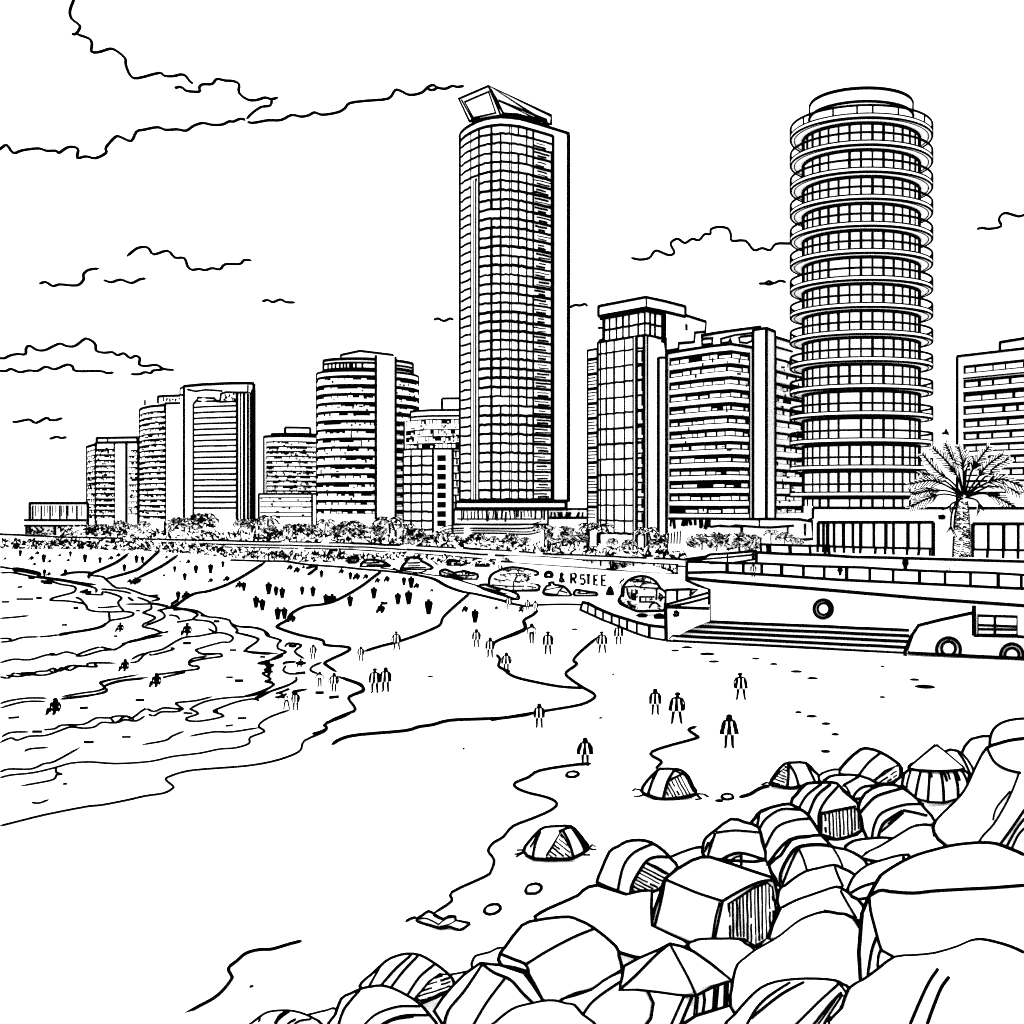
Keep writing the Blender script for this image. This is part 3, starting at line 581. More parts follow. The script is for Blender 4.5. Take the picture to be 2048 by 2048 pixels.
for fr_, w, u0, u1 in ((0, 3.6, -40, 1372), (.5, 3.4, 60, 1375), (.98, 3.8, 130, 1350)):
    mb = MB(); us = rng(u0, u1, 90); run = []
    for u in us:
        run.append((u, lerp(ptop, u) * (1 - fr_) + lerp(pbot, u) * fr_ + R.uniform(-.5, .5)))
        if R.random() < .14 or u == us[-1]:
            if len(run) > 1: Fpr.line(mb, run, w * R.uniform(.8, 1.3), .1)
            run = [run[-1]] if R.random() < .5 else []
    mb.build('ledge', pw)
fc_ = thing('promenade_fence', base(1180, 210), 'panelled beach fence along the foot of the promenade, left of the steps', 'fence')
px0 = tr('J', '0,415 300,420 600,445 830,450 1100,470 1320,480'); px1 = tr('J', '0,455 300,470 600,490 830,515 1100,525 1320,545')
Ff = Fc([u for u, v in px1], [gd(v) for u, v in px1])
mb = MB(); solid_poly(mb, Ff, px0 + px1[::-1], .4, edge=False, off=5); Ff.line(mb, px0, 3, 5.1); Ff.line(mb, px1, 4, 5.1); mb.build('panel', fc_)
for x in (400, 460, 520, 580, 625, 680, 748, 820, 840, 925, 990, 1060, 1145, 1215, 1260, 1318):
    y0, y1 = 425 + (x - 300) * .055, 470 + (x - 300) * .073; mb = MB(); Ff.line(mb, tr('J', f'{x},{y0} {x + R.uniform(-6, 6)},{y1}'), 3.5, 5.1); mb.build('post', fc_)
mb = MB()
for i in range(130):
    x = R.choice((R.uniform(0, 420), R.uniform(840, 940), R.uniform(1140, 1310), R.uniform(420, 1300))); y = 430 + (x) * .05 + R.uniform(-5, 38)
    Ff.line(mb, tr('J', f'{x},{y} {x + R.uniform(-14, 14)},{y + R.uniform(-14, 14)}'), R.uniform(1.8, 3.2), 5.1)
mb.build('wattle', fc_)['kind'] = 'stuff'
def scrub(name, label, pts, hpx, n, depth, s=(2.2, 5.5), kb=.66, wall=None):
    """unbroken low planting: countless leaf strokes"""
    mb = MB(LEAF); tot = [0]
    for (a, b) in zip(pts, pts[1:]): tot.append(tot[-1] + abs(b[0] - a[0]))
    for i in range(n):
        q = R.uniform(0, tot[-1]); j = max(k for k in range(len(pts) - 1) if tot[k] <= q); t = (q - tot[j]) / max(tot[j + 1] - tot[j], 1e-6)
        u = pts[j][0] + (pts[j + 1][0] - pts[j][0]) * t; v = pts[j][1] + (pts[j + 1][1] - pts[j][1]) * t
        d = wall.d(u) + 2 if wall else gd(v); h = R.uniform(0, hpx); dd = d + R.uniform(0, depth)
        c = pt(u, v - h, d); c.y += dd - d
        if c.z < .1: c.z = .1
        L = R.uniform(*s) * d / F; W = R.uniform(1.6, 3.2) * d / F; a = R.uniform(0, math.pi); k = 1 if R.random() < kb else 0
        ax = Vector((math.cos(a), R.uniform(-.4, .4), math.sin(a))) * L; ay = Vector((-math.sin(a), R.uniform(-.4, .4), math.cos(a))) * W
        if R.random() < .5: mb.q((c - ax - ay, c + ax - ay * .2, c + ax * 1.1 + ay * .3, c - ax * .6 + ay), k)
        else: mb.q((c - ax, c - ay, c + ax, c + ay), k)
    o = mb.build(name); tag(o, label, 'scrub', kind='stuff'); return o
scrub('beach_scrub', 'tangled low scrub along the foot of the far promenade', [(-10, 1098), (130, 1099), (300, 1103), (420, 1112), (540, 1123), (680, 1126)], 20, 1500, 6, (3, 7.5))
scrub('beach_scrub', 'patchy low scrub and rubble under the promenade wall by the tall glass tower', [(680, 1128), (800, 1122), (930, 1136), (1000, 1140)], 17, 260, 8, (3, 7))
scrub('promenade_planting', 'dense low planting at the feet of the promenade trees', [(112, 1070), (300, 1077), (600, 1083), (860, 1091), (1100, 1106), (1370, 1117)], 17, 1200, 3, (4, 9), .66, wall=Fpr)
ke = thing('beach_kerb', base(700, 220), 'thick dark kerb curving along the upper edge of the far beach', 'kerb')
mb = MB(); P = smooth(tr('N', '-60,150 180,158 330,160 480,182 730,200 870,215 1010,226 1150,240 1270,258 1390,285 1480,335 1590,375 1700,395 1900,445') + tr('J', '60,770 190,795 230,790 280,786 450,782 615,784'), 3)
mb.tube([gr(u, v) for u, v in P], 8); mb.build('kerb_stone', ke)
mb = MB(); P = smooth(tr('N', '1010,205 1100,215 1250,235 1380,255 1500,270 1700,330 1760,320 1932,365'), 3); mb.tube([gr(u, v) for u, v in P], 4.5); P = smooth(tr('N', '1100,205 1160,235 1240,245 1330,225'), 3); mb.tube([gr(u, v) for u, v in P], 4.5); mb.build('rope', ke)
# ================================================================= TREES
def leaf(mb, c, s, k):
    a = Vector((R.uniform(-1, 1), R.uniform(-1, 1), R.uniform(-1, 1))).normalized(); b = a.orthogonal().normalized(); w = s * R.uniform(.22, .5)
    mb.q((c - a * s, c - b * w + a * s * .2, c + a * s, c + b * w), k)
def make_tree(name, label, cat, seed, rad=3.0, ht=6.5, n=800, wide=1.0):
    R.seed(seed); t = thing(name, (0, 0, 0), label, cat, 'trees along the promenade')
    mb = MB(LEAF); mb.tube([(0, 0, 0), (.1, 0, ht * .3), (-.1, .1, ht * .6)], r=.28, k=1)
    for a in range(5):
        g = a * 1.26; mb.tube([(0, 0, ht * .35), (math.cos(g) * rad * .5, math.sin(g) * rad * .4, ht * .6)], r=.12, k=1)
    mb.build('trunk', t)
    mb = MB(LEAF); cl = [(Vector((R.uniform(-1, 1) * rad * .75 * wide, R.uniform(-.6, .6) * rad, ht * .62 + R.uniform(-1, 1) * rad * .5)), R.uniform(.35, .6) * rad) for _ in range(8)]
    for c, r in cl: mb.blob(c, (r * .8, r * .8, r * .75), 0, 8, 5, .25)
    for i in range(n):
        c, r = R.choice(cl); dv = Vector((R.gauss(0, 1), R.gauss(0, 1) - .3, R.gauss(0, 1))).normalized(); leaf(mb, c + dv * r * R.uniform(.75, 1.15), R.uniform(.45, 1.15), 1 if R.random() < .72 else 0)
    mb.build('crown', t); return t
def make_palm(name, label, seed, ht=6, fr=3.4):
    R.seed(seed); t = thing(name, (0, 0, 0), label, 'palm', 'trees along the promenade')
    mb = MB(LEAF); mb.tube([(0, 0, 0), (.15, 0, ht * .5), (0, 0, ht)], r=.26, k=1); mb.build('trunk', t)
    for i in range(13):
        a = i * 2 * math.pi / 13 + R.uniform(-.2, .2); el = R.uniform(.1, 1.1); mb = MB(LEAF); pts = []
        for j in range(6):
            q = j / 5; pts.append(Vector((math.cos(a) * fr * q * math.cos(el * .7), math.sin(a) * fr * q * math.cos(el * .7), ht + fr * (q * math.sin(el) - .75 * q * q))))
        mb.tube(pts, r=.2, k=1); sd = Vector((-math.sin(a), math.cos(a), 0))
        for j in range(1, 6):
            for sg in (-1, 1):
                for h2 in (0, .5):
                    p = pts[j - 1].lerp(pts[j], h2); e = p + sd * sg * R.uniform(.7, 1.3) + Vector((math.cos(a) * .4, math.sin(a) * .4, -R.uniform(.3, .9))); w = (pts[j] - pts[j - 1]) * .3
                    mb.q((p - w, p + w, e), 1 if R.random() < .62 else 0)
        mb.build('frond', t)
    return t
protos = {'a': make_tree('leafy_tree', '', 'tree', 11), 'b': make_tree('leafy_tree', '', 'tree', 12, 2.8, 6, 750, 1.3), 'c': make_tree('round_bush', '', 'bush', 13, 2.2, 3.6, 560, 1.3),
          'p': make_palm('palm_tree', '', 14), 'q': make_palm('palm_tree', '', 15, 5.2, 3.8)}
for o in list(COL.objects):
    if o.get('group') == 'trees along the promenade' and o.parent is None: o['_proto'] = 1
used = set()
LM = [('b', 'B', 640, 1480, 95, 'leafy tree below the slatted pavilion end'), ('c', 'B', 712, 1485, 80, 'low bush between the pavilion and white-striped tower'),
      ('a', 'B', 830, 1480, 130, 'leafy tree below the white stripe of the shortest left tower'), ('c', 'B', 905, 1475, 70, 'small bush right of the tree below the striped tower'), ('b', 'B', 990, 1440, 75, 'leafy tree below the curved balconies of the left trio'),
      ('a', 'B', 1220, 1470, 150, 'largest tree of the left grove, below the blank white core'), ('b', 'B', 1310, 1460, 130, 'leafy tree right of the largest left grove tree'), ('c', 'B', 1390, 1440, 110, 'rounded bush at the foot of the grooved slab tower'), ('b', 'B', 1660, 1440, 90, 'small tree at the grooved slab tower right corner'),
      ('q', 'B', 1745, 1510, 165, 'palm leaning just right of the grooved slab tower'), ('p', 'B', 1850, 1520, 190, 'palm in the gap between the slab tower and low round block'), ('a', 'B', 1900, 1520, 120, 'leafy tree at left corner of the low round block'),
      ('b', 'C', 150, 1510, 130, 'leafy tree in front of the low round block, left half'), ('a', 'C', 265, 1520, 150, 'leafy tree in front of the low round block, centre'), ('c', 'C', 350, 1510, 110, 'bush in front of the low round block, right half'), ('b', 'C', 430, 1515, 140, 'leafy tree where the low round block meets the white-cored tower'),
      ('p', 'C', 520, 1520, 160, 'palm at left foot of the white-cored round tower'), ('a', 'C', 600, 1520, 150, 'leafy tree right of the palm at the white-cored tower'), ('q', 'C', 690, 1525, 165, 'palm below the middle balconies of the white-cored tower'), ('b', 'C', 770, 1520, 150, 'leafy tree left of the white core foot'),
      ('a', 'C', 870, 1530, 160, 'leafy tree covering the left foot of the white core'), ('q', 'C', 960, 1540, 215, 'tall palm covering the foot of the white core'), ('p', 'C', 1080, 1550, 160, 'palm at left foot of the gridded glass corner'), ('c', 'C', 1140, 1545, 110, 'bush below the gridded glass corner'), ('b', 'C', 1230, 1545, 90, 'small tree right of the gridded glass corner'),
      ('c', 'C', 1320, 1540, 90, 'bush below the square black windows'), ('a', 'C', 1420, 1545, 80, 'small tree at left end of the glass tower podium'), ('c', 'C', 1560, 1545, 75, 'bush below left part of the glass tower podium'), ('b', 'C', 1680, 1545, 75, 'low tree below the middle of the glass tower podium'), ('c', 'C', 1800, 1550, 75, 'bush below right part of the glass tower podium'), ('a', 'C', 1900, 1555, 80, 'low tree near the podium right end'),
      ('q', 'J', 330, 345, 190, 'palm at right end of the glass tower podium'), ('c', 'J', 465, 345, 155, 'dome-shaped bush between the glass tower and glass hotel'), ('b', 'J', 590, 345, 150, 'leafy tree left of the glass hotel'), ('p', 'J', 660, 350, 200, 'palm at left corner of the glass hotel'), ('q', 'J', 745, 350, 205, 'big palm in front of the glass hotel'), ('b', 'J', 830, 345, 90, 'low tree right of the big glass hotel palm'), ('c', 'J', 960, 350, 60, 'low bush below the glass hotel pillar'),
      ('q', 'J', 1090, 370, 200, 'palm below the glass hotel white core'), ('c', 'J', 1190, 360, 110, 'bush right of the palm at the glass hotel white core'), ('b', 'J', 1500, 375, 170, 'leafy tree at left end of the canopy pavilion'), ('a', 'J', 1610, 380, 190, 'leafy tree under left half of the flat canopy'), ('b', 'J', 1700, 380, 170, 'leafy tree under the middle of the flat canopy'), ('c', 'J', 1780, 380, 140, 'bush under right half of the flat canopy'), ('a', 'J', 1880, 380, 165, 'leafy tree at right end of the flat canopy'),
      ('p', 'K', 325, 345, 100, 'slim young palm left of the slatted building'), ('b', 'K', 410, 340, 100, 'small tree beside the slim young palm'), ('c', 'K', 490, 345, 45, 'small dark bush at left corner of the seafront building')]
HT = {'a': 9.0, 'b': 8.0, 'c': 4.4, 'p': 7.6, 'q': 7.2}
for key, k, x, y, hp, lab in LM:
    u, v = cu(k, x), cv(k, y); d = (380 if u < 520 else 330 if u < 790 else 270 if u < 1060 else 225 if u < 1330 else 126)
    hm = hp / CR[k][2] * d / F; s = hm / HT[key]
    o = protos[key]
    if key in used: o = copy_tree(o)
    used.add(key)
    p = pt(u, v, d); o.location = p; rz = R.uniform(-.5, .5) + (math.pi if R.random() < .5 else 0)
    o.rotation_euler = (0, 0, rz); w = R.uniform(1.0, 1.25); o.scale = (s * w, s * w, s); o['label'] = lab
# ================================================================= BIG PALM
R.seed(5)
bp = thing('date_palm', pt(1925, 1119, 107), 'large date palm with a scaly hatched trunk in front of the seafront building', 'palm')
dp = 107.0
mb = MB(LEAF); Ltr = tr('I', '613,1845 618,1700 622,1600 630,1500 655,1400'); Rtr = tr('I', '740,1845 740,1700 738,1580 730,1480 715,1400')
rings = []
for (a, va), (b, vb) in zip(smooth(Ltr, 4), smooth(Rtr, 4)):
    c = pt((a + b) / 2, va, dp); rings.append((c, (b - a) / 2 / F * dp))
n = 14; vs = []; fs = []
for c, r in rings:
    for j in range(n): vs.append((c.x + r * math.cos(2 * math.pi * j / n), c.y + r * math.sin(2 * math.pi * j / n), c.z))
for i in range(len(rings) - 1):
    for j in range(n): fs.append((i * n + j, i * n + (j + 1) % n, (i + 1) * n + (j + 1) % n, (i + 1) * n + j))
mb.raw(vs, fs)
def ontrunk(t, a):
    i = min(int(t * (len(rings) - 1)), len(rings) - 2); q = t * (len(rings) - 1) - i; c = rings[i][0].lerp(rings[i + 1][0], q); r = rings[i][1] * (1 - q) + rings[i + 1][1] * q
    return Vector((c.x + r * 1.02 * math.cos(a), c.y + r * 1.02 * math.sin(a), c.z))
for sg in (math.pi, 0): mb.tube([ontrunk(t, sg) for t in rng(0, 1, 10)], 4.5)
for i in range(36):
    t0 = i / 36 * .98; a = math.pi
    while a < 2 * math.pi:
        L = R.uniform(.5, 1.3); pts = []
        for j in range(4):
            aa = min(a + L * j / 3, 2 * math.pi); tt = t0 + .05 * (1 - (aa - math.pi) / math.pi) + R.uniform(-.008, .008); pts.append(ontrunk(min(max(tt, 0), 1), aa))
        if R.random() < .85: mb.tube(pts, R.uniform(1.4, 2.6), n=4)
        a += L + R.uniform(.05, .4)
mb.build('trunk', bp)
FR = [('690,1350 640,1200 560,1090 450,985', -1, .35), ('690,1355 600,1250 480,1160 372,1030', -2, .5), ('690,1360 590,1275 480,1200 370,1190', -.5, .5), ('685,1365 560,1280 430,1240 275,1270', -1.6, .5), ('690,1365 560,1320 420,1320 300,1350', .6, .5), ('680,1375 540,1345 400,1385 285,1445', -1, .45),
      ('690,1350 655,1180 600,1060 550,950', .8, .4), ('695,1350 690,1180 680,1080 650,975', -.6, .4), ('700,1350 710,1180 720,1090 700,1010', 1.5, .45), ('705,1350 750,1180 810,1080 890,975', -.8, .4), ('705,1355 780,1250 880,1120 1000,1035', -1.5, .45), ('710,1360 820,1250 930,1140 1040,1070', .5, .5), ('710,1360 830,1280 980,1230 1150,1290', -1.2, .45), ('712,1365 830,1310 970,1260 1130,1350', 1.0, .5), ('712,1370 830,1340 950,1370 1095,1450', -1.3, .45), ('700,1370 760,1380 800,1400 820,1445', -.5, .8), ('690,1380 640,1400 600,1500 592,1620', -.3, .9), ('690,1375 640,1400 600,1420 580,1450', -.8, .8)]
for s_, dz, st_ in FR:
    P = smooth(tr('I', s_), 6); m = len(P); mb = MB(LEAF); C3 = []
    for i, (u, v) in enumerate(P): C3.append(pt(u, v, dp + dz * (i / (m - 1)) * 1.6))
    mb.tube(C3, 3.4, taper=True)
    for i in range(1, m):
        q = i / (m - 1)
        if q < st_: continue
        t = (C3[i] - C3[i - 1]); T = t.normalized(); N = Vector((-T.z, .15, T.x))
        for sg in (-1, 1):
            for h2 in ((0, .5) if q < .6 else (0,)):
                p = C3[i - 1].lerp(C3[i], h2); L = (.75 + .5 * math.sin(math.pi * min(1, (q - st_) / (1 - st_) + .15))) * R.uniform(.6, 1.0)
                e = p + N * sg * L * .5 + T * L * .75 + Vector((0, R.uniform(-.15, .15), -.12)); w = T * .24
                mb.q((p - w, p + w, e + w * .8, e - w * .6), 0)
                mb.tube((p, p.lerp(e, .5) + Vector((0, -.03, .02)), e), R.uniform(1.4, 2.3), n=4)
    mb.build('frond', bp)
sp_ = thing('agave_plant', pt(1897, 1139, 101), 'small spiky plant on the terrace below the date palm trunk', 'plant')
for i in range(9):
    a = math.pi * i / 8; mb = MB(LEAF); c = pt(1897, 1139, 101); e = c + Vector((math.cos(a) * .85, R.uniform(-.4, .4), math.sin(a) * .75 + .15)); N = Vector((-math.sin(a), 0, math.cos(a))) * .09
    mb.q((c - N, c + N, e)); mb.tube((c - N, e), .6, n=4); mb.tube((c + N, e), .6, n=4); mb.build('leaf', sp_)
bd = thing('bird', pt(1892, 864, 140), 'small dark bird flying above the date palm', 'bird')
mb = MB(); c = pt(1892, 866, 140); mb.blob(c, (.35, .5, .22), 1); mb.blob(c + Vector((-.35, -.1, -.05)), (.18, .25, .18), 1); mb.q((c + Vector((.2, .1, 0)), c + Vector((.75, .2, .25)), c + Vector((.3, .3, .12))), 1); mb.build('body', bd)
for e in (Vector((-.05, -.3, .65)), Vector((.5, .2, -.4))):
    mb = MB(); mb.q((c + Vector((-.3, 0, .05)), c + Vector((.3, 0, .05)), c + e), 1); mb.build('wing', bd)
# ================================================================= SOFT SOLIDS (tents, huts, boats, boulders)
R.seed(21)
def inside_ray(c, p, poly):
    dx, dy = p[0] - c[0], p[1] - c[1]; L = math.hypot(dx, dy)
    if L < 1e-6: return 0.0
    best = None
    for i in range(len(poly)):
        (x1, y1), (x2, y2) = poly[i - 1], poly[i]; ex, ey = x2 - x1, y2 - y1; den = dx * ey - dy * ex
        if abs(den) < 1e-9: continue
        t = ((x1 - c[0]) * ey - (y1 - c[1]) * ex) / den; q = ((x1 - c[0]) * dy - (y1 - c[1]) * dx) / den
        if t > 0 and -1e-6 <= q <= 1 + 1e-6 and (best is None or t > best): best = t
    return min(1.0, 1 / best) if best else 1.0
RS = (.15, .3, .45, .6, .7, .79, .86, .92, .96, .985, 1.0)
def clip_lines(poly, ang, gap, rr):
    ca, sa = math.cos(math.radians(ang)), math.sin(math.radians(ang)); Q = [(x * ca + y * sa, -x * sa + y * ca) for x, y in poly]
    lo, hi = min(q[1] for q in Q), max(q[1] for q in Q); out = []; y = lo + gap * .6
    while y < hi:
        xs = []
        for i in range(len(Q)):
            (x1, y1), (x2, y2) = Q[i - 1], Q[i]
            if (y1 <= y) != (y2 <= y): xs.append(x1 + (y - y1) * (x2 - x1) / (y2 - y1))
        xs.sort()
        for a, b in zip(xs[::2], xs[1::2]):
            if b - a > gap * .5:
                a += rr.uniform(0, gap * .5); b -= rr.uniform(0, gap * .9)
                cuts = [(a, b)] if rr.random() < .75 or b - a < 18 else [(a, a + (b - a) * rr.uniform(.3, .6)), (a + (b - a) * rr.uniform(.62, .7), b)]
                for p, q in cuts:
                    out.append([((p + (q - p) * t / 4) * ca - (y + rr.uniform(-.7, .7)) * sa, (p + (q - p) * t / 4) * sa + (y + rr.uniform(-.7, .7)) * ca) for t in range(5)])
        y += gap * rr.uniform(.8, 1.25)
    return out
def puff(name, label, cat, k, outline, d, lean=.45, bf=.5, bb=1.2, seams=(), hatch=(), dark=(), w=6.5, sw=5.2, group=None, part='canopy', sm=2, basem=None, cen=None, sprig=0):
    P = tr(k, outline)
    if sm > 1: P = smooth(P, sm, True)
    c = cen or (sum(p[0] for p in P) / len(P), sum(p[1] for p in P) / len(P))
    if cen: c = (cu(k, cen[0]), cv(k, cen[1]))
    vb = max(p[1] for p in P); dp_ = lambda v: d + lean * (vb - v) * d / F
    ex0 = .0022 * d
    def S(u, v, ex=0, r=None):
        if r is None: r = inside_ray(c, (u, v), P)
        return pt(u, v, dp_(v) - bf * math.sqrt(max(0, 1 - r * r)) - ex)
    root = thing(name, S(c[0], vb, 0, 1), label, cat, group)
    mb = MB(basem or CLOTH); n = len(P)
    for sgn, b in ((1, bf), (-1, bb)):
        vs = []
        for s in RS:
            g = math.sqrt(1 - s * s)
            for p in P:
                u, v = c[0] + s * (p[0] - c[0]), c[1] + s * (p[1] - c[1]); vs.append(pt(u, v, dp_(v) - sgn * b * g))
        vs.append(pt(c[0], c[1], dp_(c[1]) - sgn * b)); fs = []
        for i in range(len(RS) - 1):
            for j in range(n):
                q = (i * n + j, i * n + (j + 1) % n, (i + 1) * n + (j + 1) % n, (i + 1) * n + j); fs.append(q if sgn > 0 else q[::-1])
        for j in range(n): fs.append((len(vs) - 1, (j + 1) % n, j) if sgn > 0 else (len(vs) - 1, j, (j + 1) % n))
        mb.raw(vs, fs)
    mb.tube([S(c[0] + .994 * (u - c[0]), c[1] + .994 * (v - c[1]), ex0 * .8, .974) for u, v in P], w, closed=True)
    mb.build(part, root)
    for s_ in seams:
        ww = sw
        if isinstance(s_, tuple): s_, ww = s_
        L = smooth(tr(k, s_), 4); mb = MB(basem or CLOTH); mb.tube([S(u, v, ex0) for u, v in L], ww * R.uniform(.9, 1.12)); mb.build('seam', root)
    for poly, ang, gap, ww in hatch:
        Q = tr(k, poly); qc = (sum(p[0] for p in Q) / len(Q), sum(p[1] for p in Q) / len(Q)); mb = MB(basem or CLOTH)
        for i in range(len(Q)):
            a, b = Q[i - 1], Q[i]
            for s0, s1 in ((0, .35), (.35, .7), (.7, 1)):
                quad = [(qc[0] + s * (p[0] - qc[0]), qc[1] + s * (p[1] - qc[1])) for s, p in ((s0, a), (s1, a), (s1, b), (s0, b))]
                mb.q([S(u, v, ex0 * .8) for u, v in quad])
        for L in clip_lines(Q, ang, gap, R): mb.tube([S(u, v, ex0 * 1.1) for u, v in L], ww * R.uniform(.75, 1.3), n=5)
        mb.tube([S(u, v, ex0 * 1.0) for u, v in Q], sw * .85, closed=True)
        mb.build('door_flap', root)
    for poly in dark:
        Q = tr(k, poly); mb = MB(basem or CLOTH); mb.q([S(u, v, ex0 * 1.3) for u, v in Q], 1); mb.build('opening', root)
    if sprig:
        bx = tr(k, outline); v0 = min(p[1] for p in bx); hh = vb - v0; mb = MB(basem or CLOTH)
        for i in range(sprig):
            a = R.uniform(0, 6.28); q = math.sqrt(R.uniform(0, .8)); p = R.choice(P); u, v = c[0] + q * (p[0] - c[0]), c[1] + q * (p[1] - c[1])
            L = [(u, v), (u + R.uniform(-6, 6), v + R.uniform(-2, 2)), (u + R.uniform(-9, 9), v + R.uniform(-5, 5))]; mb.tube([S(a_, b_, ex0) for a_, b_ in L], R.uniform(1.2, 2.6), n=5)
        mb.build('streak', root)
    return root, S, dp_
TG = 'tents crowded over the foreground bank'
MP = []
def tent(label, *a, vb=None, free=False, **kw):
    r, S, dp_ = puff('tent', label, 'tent', *a, group='tents pitched on open sand' if free else TG, **kw)
    P = tr(a[0], a[1]); us = [p[0] for p in P]; v = max(p[1] for p in P)
    MP.append((sum(us) / len(us), v, a[2])); return r
def stakes(k, pts, d, root):
    for s_ in pts:
        mb = MB(CLOTH); L = tr(k, s_); mb.tube([pt(u, v, gd(v)) for u, v in L], 5, taper=True); mb.build('tent_peg', root)
t = tent('lone striped dome tent nearest the camera on open sand, low and wide', 'O', '1035,870 1060,825 1105,775 1140,750 1210,744 1275,744 1310,775 1345,820 1365,860 1290,905 1240,912 1085,910', 38.5, lean=1.0, free=True,
     seams=('1120,772 1095,830 1080,906', '1280,750 1320,810 1348,868', '1235,765 1265,820 1290,904', ('1068,850 1090,815 1105,785', 3.5), '1215,770 1250,755 1275,748', ('1318,790 1340,830 1352,860', 3.5)),
     hatch=(('1222,775 1185,840 1153,890 1150,906 1288,906 1260,830', 38, 7, 2.9),))
stakes('O', ('1040,866 1000,868', '1040,874 1000,888 988,888', '1035,880 1005,895 998,903', '1365,856 1385,840 1402,848', '1368,858 1390,866 1405,864', '1340,892 1375,892'), 38, t)
t = tent('lone dome tent on open sand with tall hatched door facing right', 'P', '780,945 810,890 870,830 900,822 960,823 1000,830 1040,865 1065,920 1085,960 1000,982 900,992 820,970', 46.5, lean=1.0, free=True,
     seams=('868,832 840,890 815,965', '962,828 925,890 900,985', ('960,830 1005,850', 4), '925,890 1010,850'), hatch=(('1005,852 965,870 928,892 905,985 1000,978 1078,958 1058,905 1035,868', 62, 7, 2.9),))
stakes('P', ('780,942 745,935 733,945', '795,968 760,978 742,976', '1082,962 1112,990 1080,995', '1090,962 1130,965 1150,980'), 46, t)
t = tent('small dome tent with a hatched left side at the edge of the tent crowd', 'P', '1490,905 1520,850 1570,795 1620,788 1690,790 1730,830 1775,890 1650,920 1600,928 1530,915', 48.2, lean=1.0, free=True,
     seams=('1590,795 1592,860 1585,925', '1597,797 1630,850 1650,920', '1692,795 1720,850 1738,888'), hatch=(('1588,805 1540,845 1500,895 1505,912 1583,920', 20, 6, 3),))
stakes('P', ('1490,905 1470,900 1445,912', '1490,915 1462,920'), 48, t)
tent('striped dome tent at the back of the crowd, left of the round hut', 'Q', '975,330 1010,270 1085,205 1130,200 1190,218 1260,260 1300,300 1290,350 1230,385 1160,370 1080,340', 46, seams=('1190,222 1130,270 1080,335',), hatch=(('1285,285 1215,315 1160,362 1185,385 1288,350', -35, 8, 3),))
tent('low tent sliver between the small hatched dome and the striped back dome', 'Q', '870,345 920,318 978,310 1000,345 900,380', 46.8)
t, S5, d5 = puff('round_hut', 'round beach hut with pointed cone roof and striped skirt', 'hut', 'Q', '1310,330 1345,300 1610,300 1650,330 1645,390 1600,455 1520,478 1440,474 1370,455 1300,385', 44, lean=.2, bf=1.0, bb=1.6, part='skirt',
     seams=('1400,310 1385,370 1370,450', '1445,320 1440,400 1435,470', '1502,315 1515,400 1518,474', '1570,310 1590,390 1592,455', ('1425,312 1445,320 1455,345', 6), ('1515,315 1528,345 1535,370', 5), ('1535,312 1545,340 1550,360', 4), ('1580,315 1595,345 1600,365', 5), ('1345,315 1330,370 1325,400', 4), ('1610,310 1632,350 1640,380', 5)), sm=1)
mb = MB(CLOTH); ap = pt(cu('Q', 1478), cv('Q', 180), 44.0); rim = []; cxr = pt(cu('Q', 1478), cv('Q', 300), 44.0); rr_ = 142 / CR['Q'][2] / F * 44
for i in range(24): rim.append(Vector((cxr.x + rr_ * math.cos(i * math.pi / 12), cxr.y + .6 * rr_ * math.sin(i * math.pi / 12), cxr.z + .14 * abs(math.sin(i * math.pi / 12)) * (1 if i < 12 else .2))))
for i in range(24): mb.q((ap, rim[i], rim[(i + 1) % 24]))
mb.tube(rim, 5.5, closed=True); mb.tube((rim[12], ap), 6.5); mb.tube((ap, rim[0]), 6.5); mb.build('roof', t)
tent('pale tent top peeping out behind the right side of the round hut', 'Q', '1520,215 1590,212 1640,260 1672,320 1650,350 1560,300', 45.2, seams=('1590,215 1625,265 1655,330',))
tent('plain tent shoulder behind the round hut, beside the great right boulder shape', 'Q', '1610,225 1650,160 1680,145 1760,135 1800,200 1700,320 1650,300', 45.8)
tent('small tent squeezed behind the hatched striped dome in the upper crowd', 'Q', '890,385 925,345 985,338 1080,340 1180,385 1130,440 1060,460 990,400', 43, seams=('1078,344 1040,365 1000,388', '1050,450 1070,420 1110,395 1180,390', ('995,390 1015,400 1035,440', 4)))
tent('striped dome tent with vertically hatched door in middle of the upper crowd', 'Q', '725,490 760,430 800,385 830,377 900,374 965,378 1000,420 1060,470 1080,500 1098,620 1030,655 960,670 880,650 830,570', 39, bf=.6,
     seams=('885,382 810,440 770,505', '932,384 860,445 820,535', '968,398 905,470 872,540 875,620', '878,535 970,515 1060,498'), hatch=(('880,540 970,518 1055,502 1083,530 1090,620 1030,652 960,665 885,640', 88, 7, 3.4),))
tent('large striped tent with leaf-shaped opening, right of the hatched middle dome', 'Q', '1075,500 1110,430 1180,392 1240,385 1300,400 1380,460 1420,510 1475,580 1400,620 1250,680 1120,665 1090,560', 38, bf=.7,
     seams=('1300,405 1180,440 1130,480 1088,528', '1410,485 1310,490 1200,530 1160,590 1146,660', '1308,518 1370,530 1430,545', '1305,520 1240,560 1200,595 1178,660', ('1310,530 1230,600 1190,632', 4.5), ('1300,535 1215,575 1190,625', 3.5), ('1280,545 1230,590', 3)))
tent('tent with a folded front corner left of the hatched middle dome', 'Q', '515,600 540,560 575,520 690,487 735,490 780,515 820,545 885,645 925,700 760,720 610,800 590,720 570,640', 36.5, seams=('565,615 600,560 680,512 780,516', '590,720 650,610 740,570 828,560', '570,525 552,600', ('605,800 720,670 880,650', 6), ('690,490 640,500 578,525', 5)))
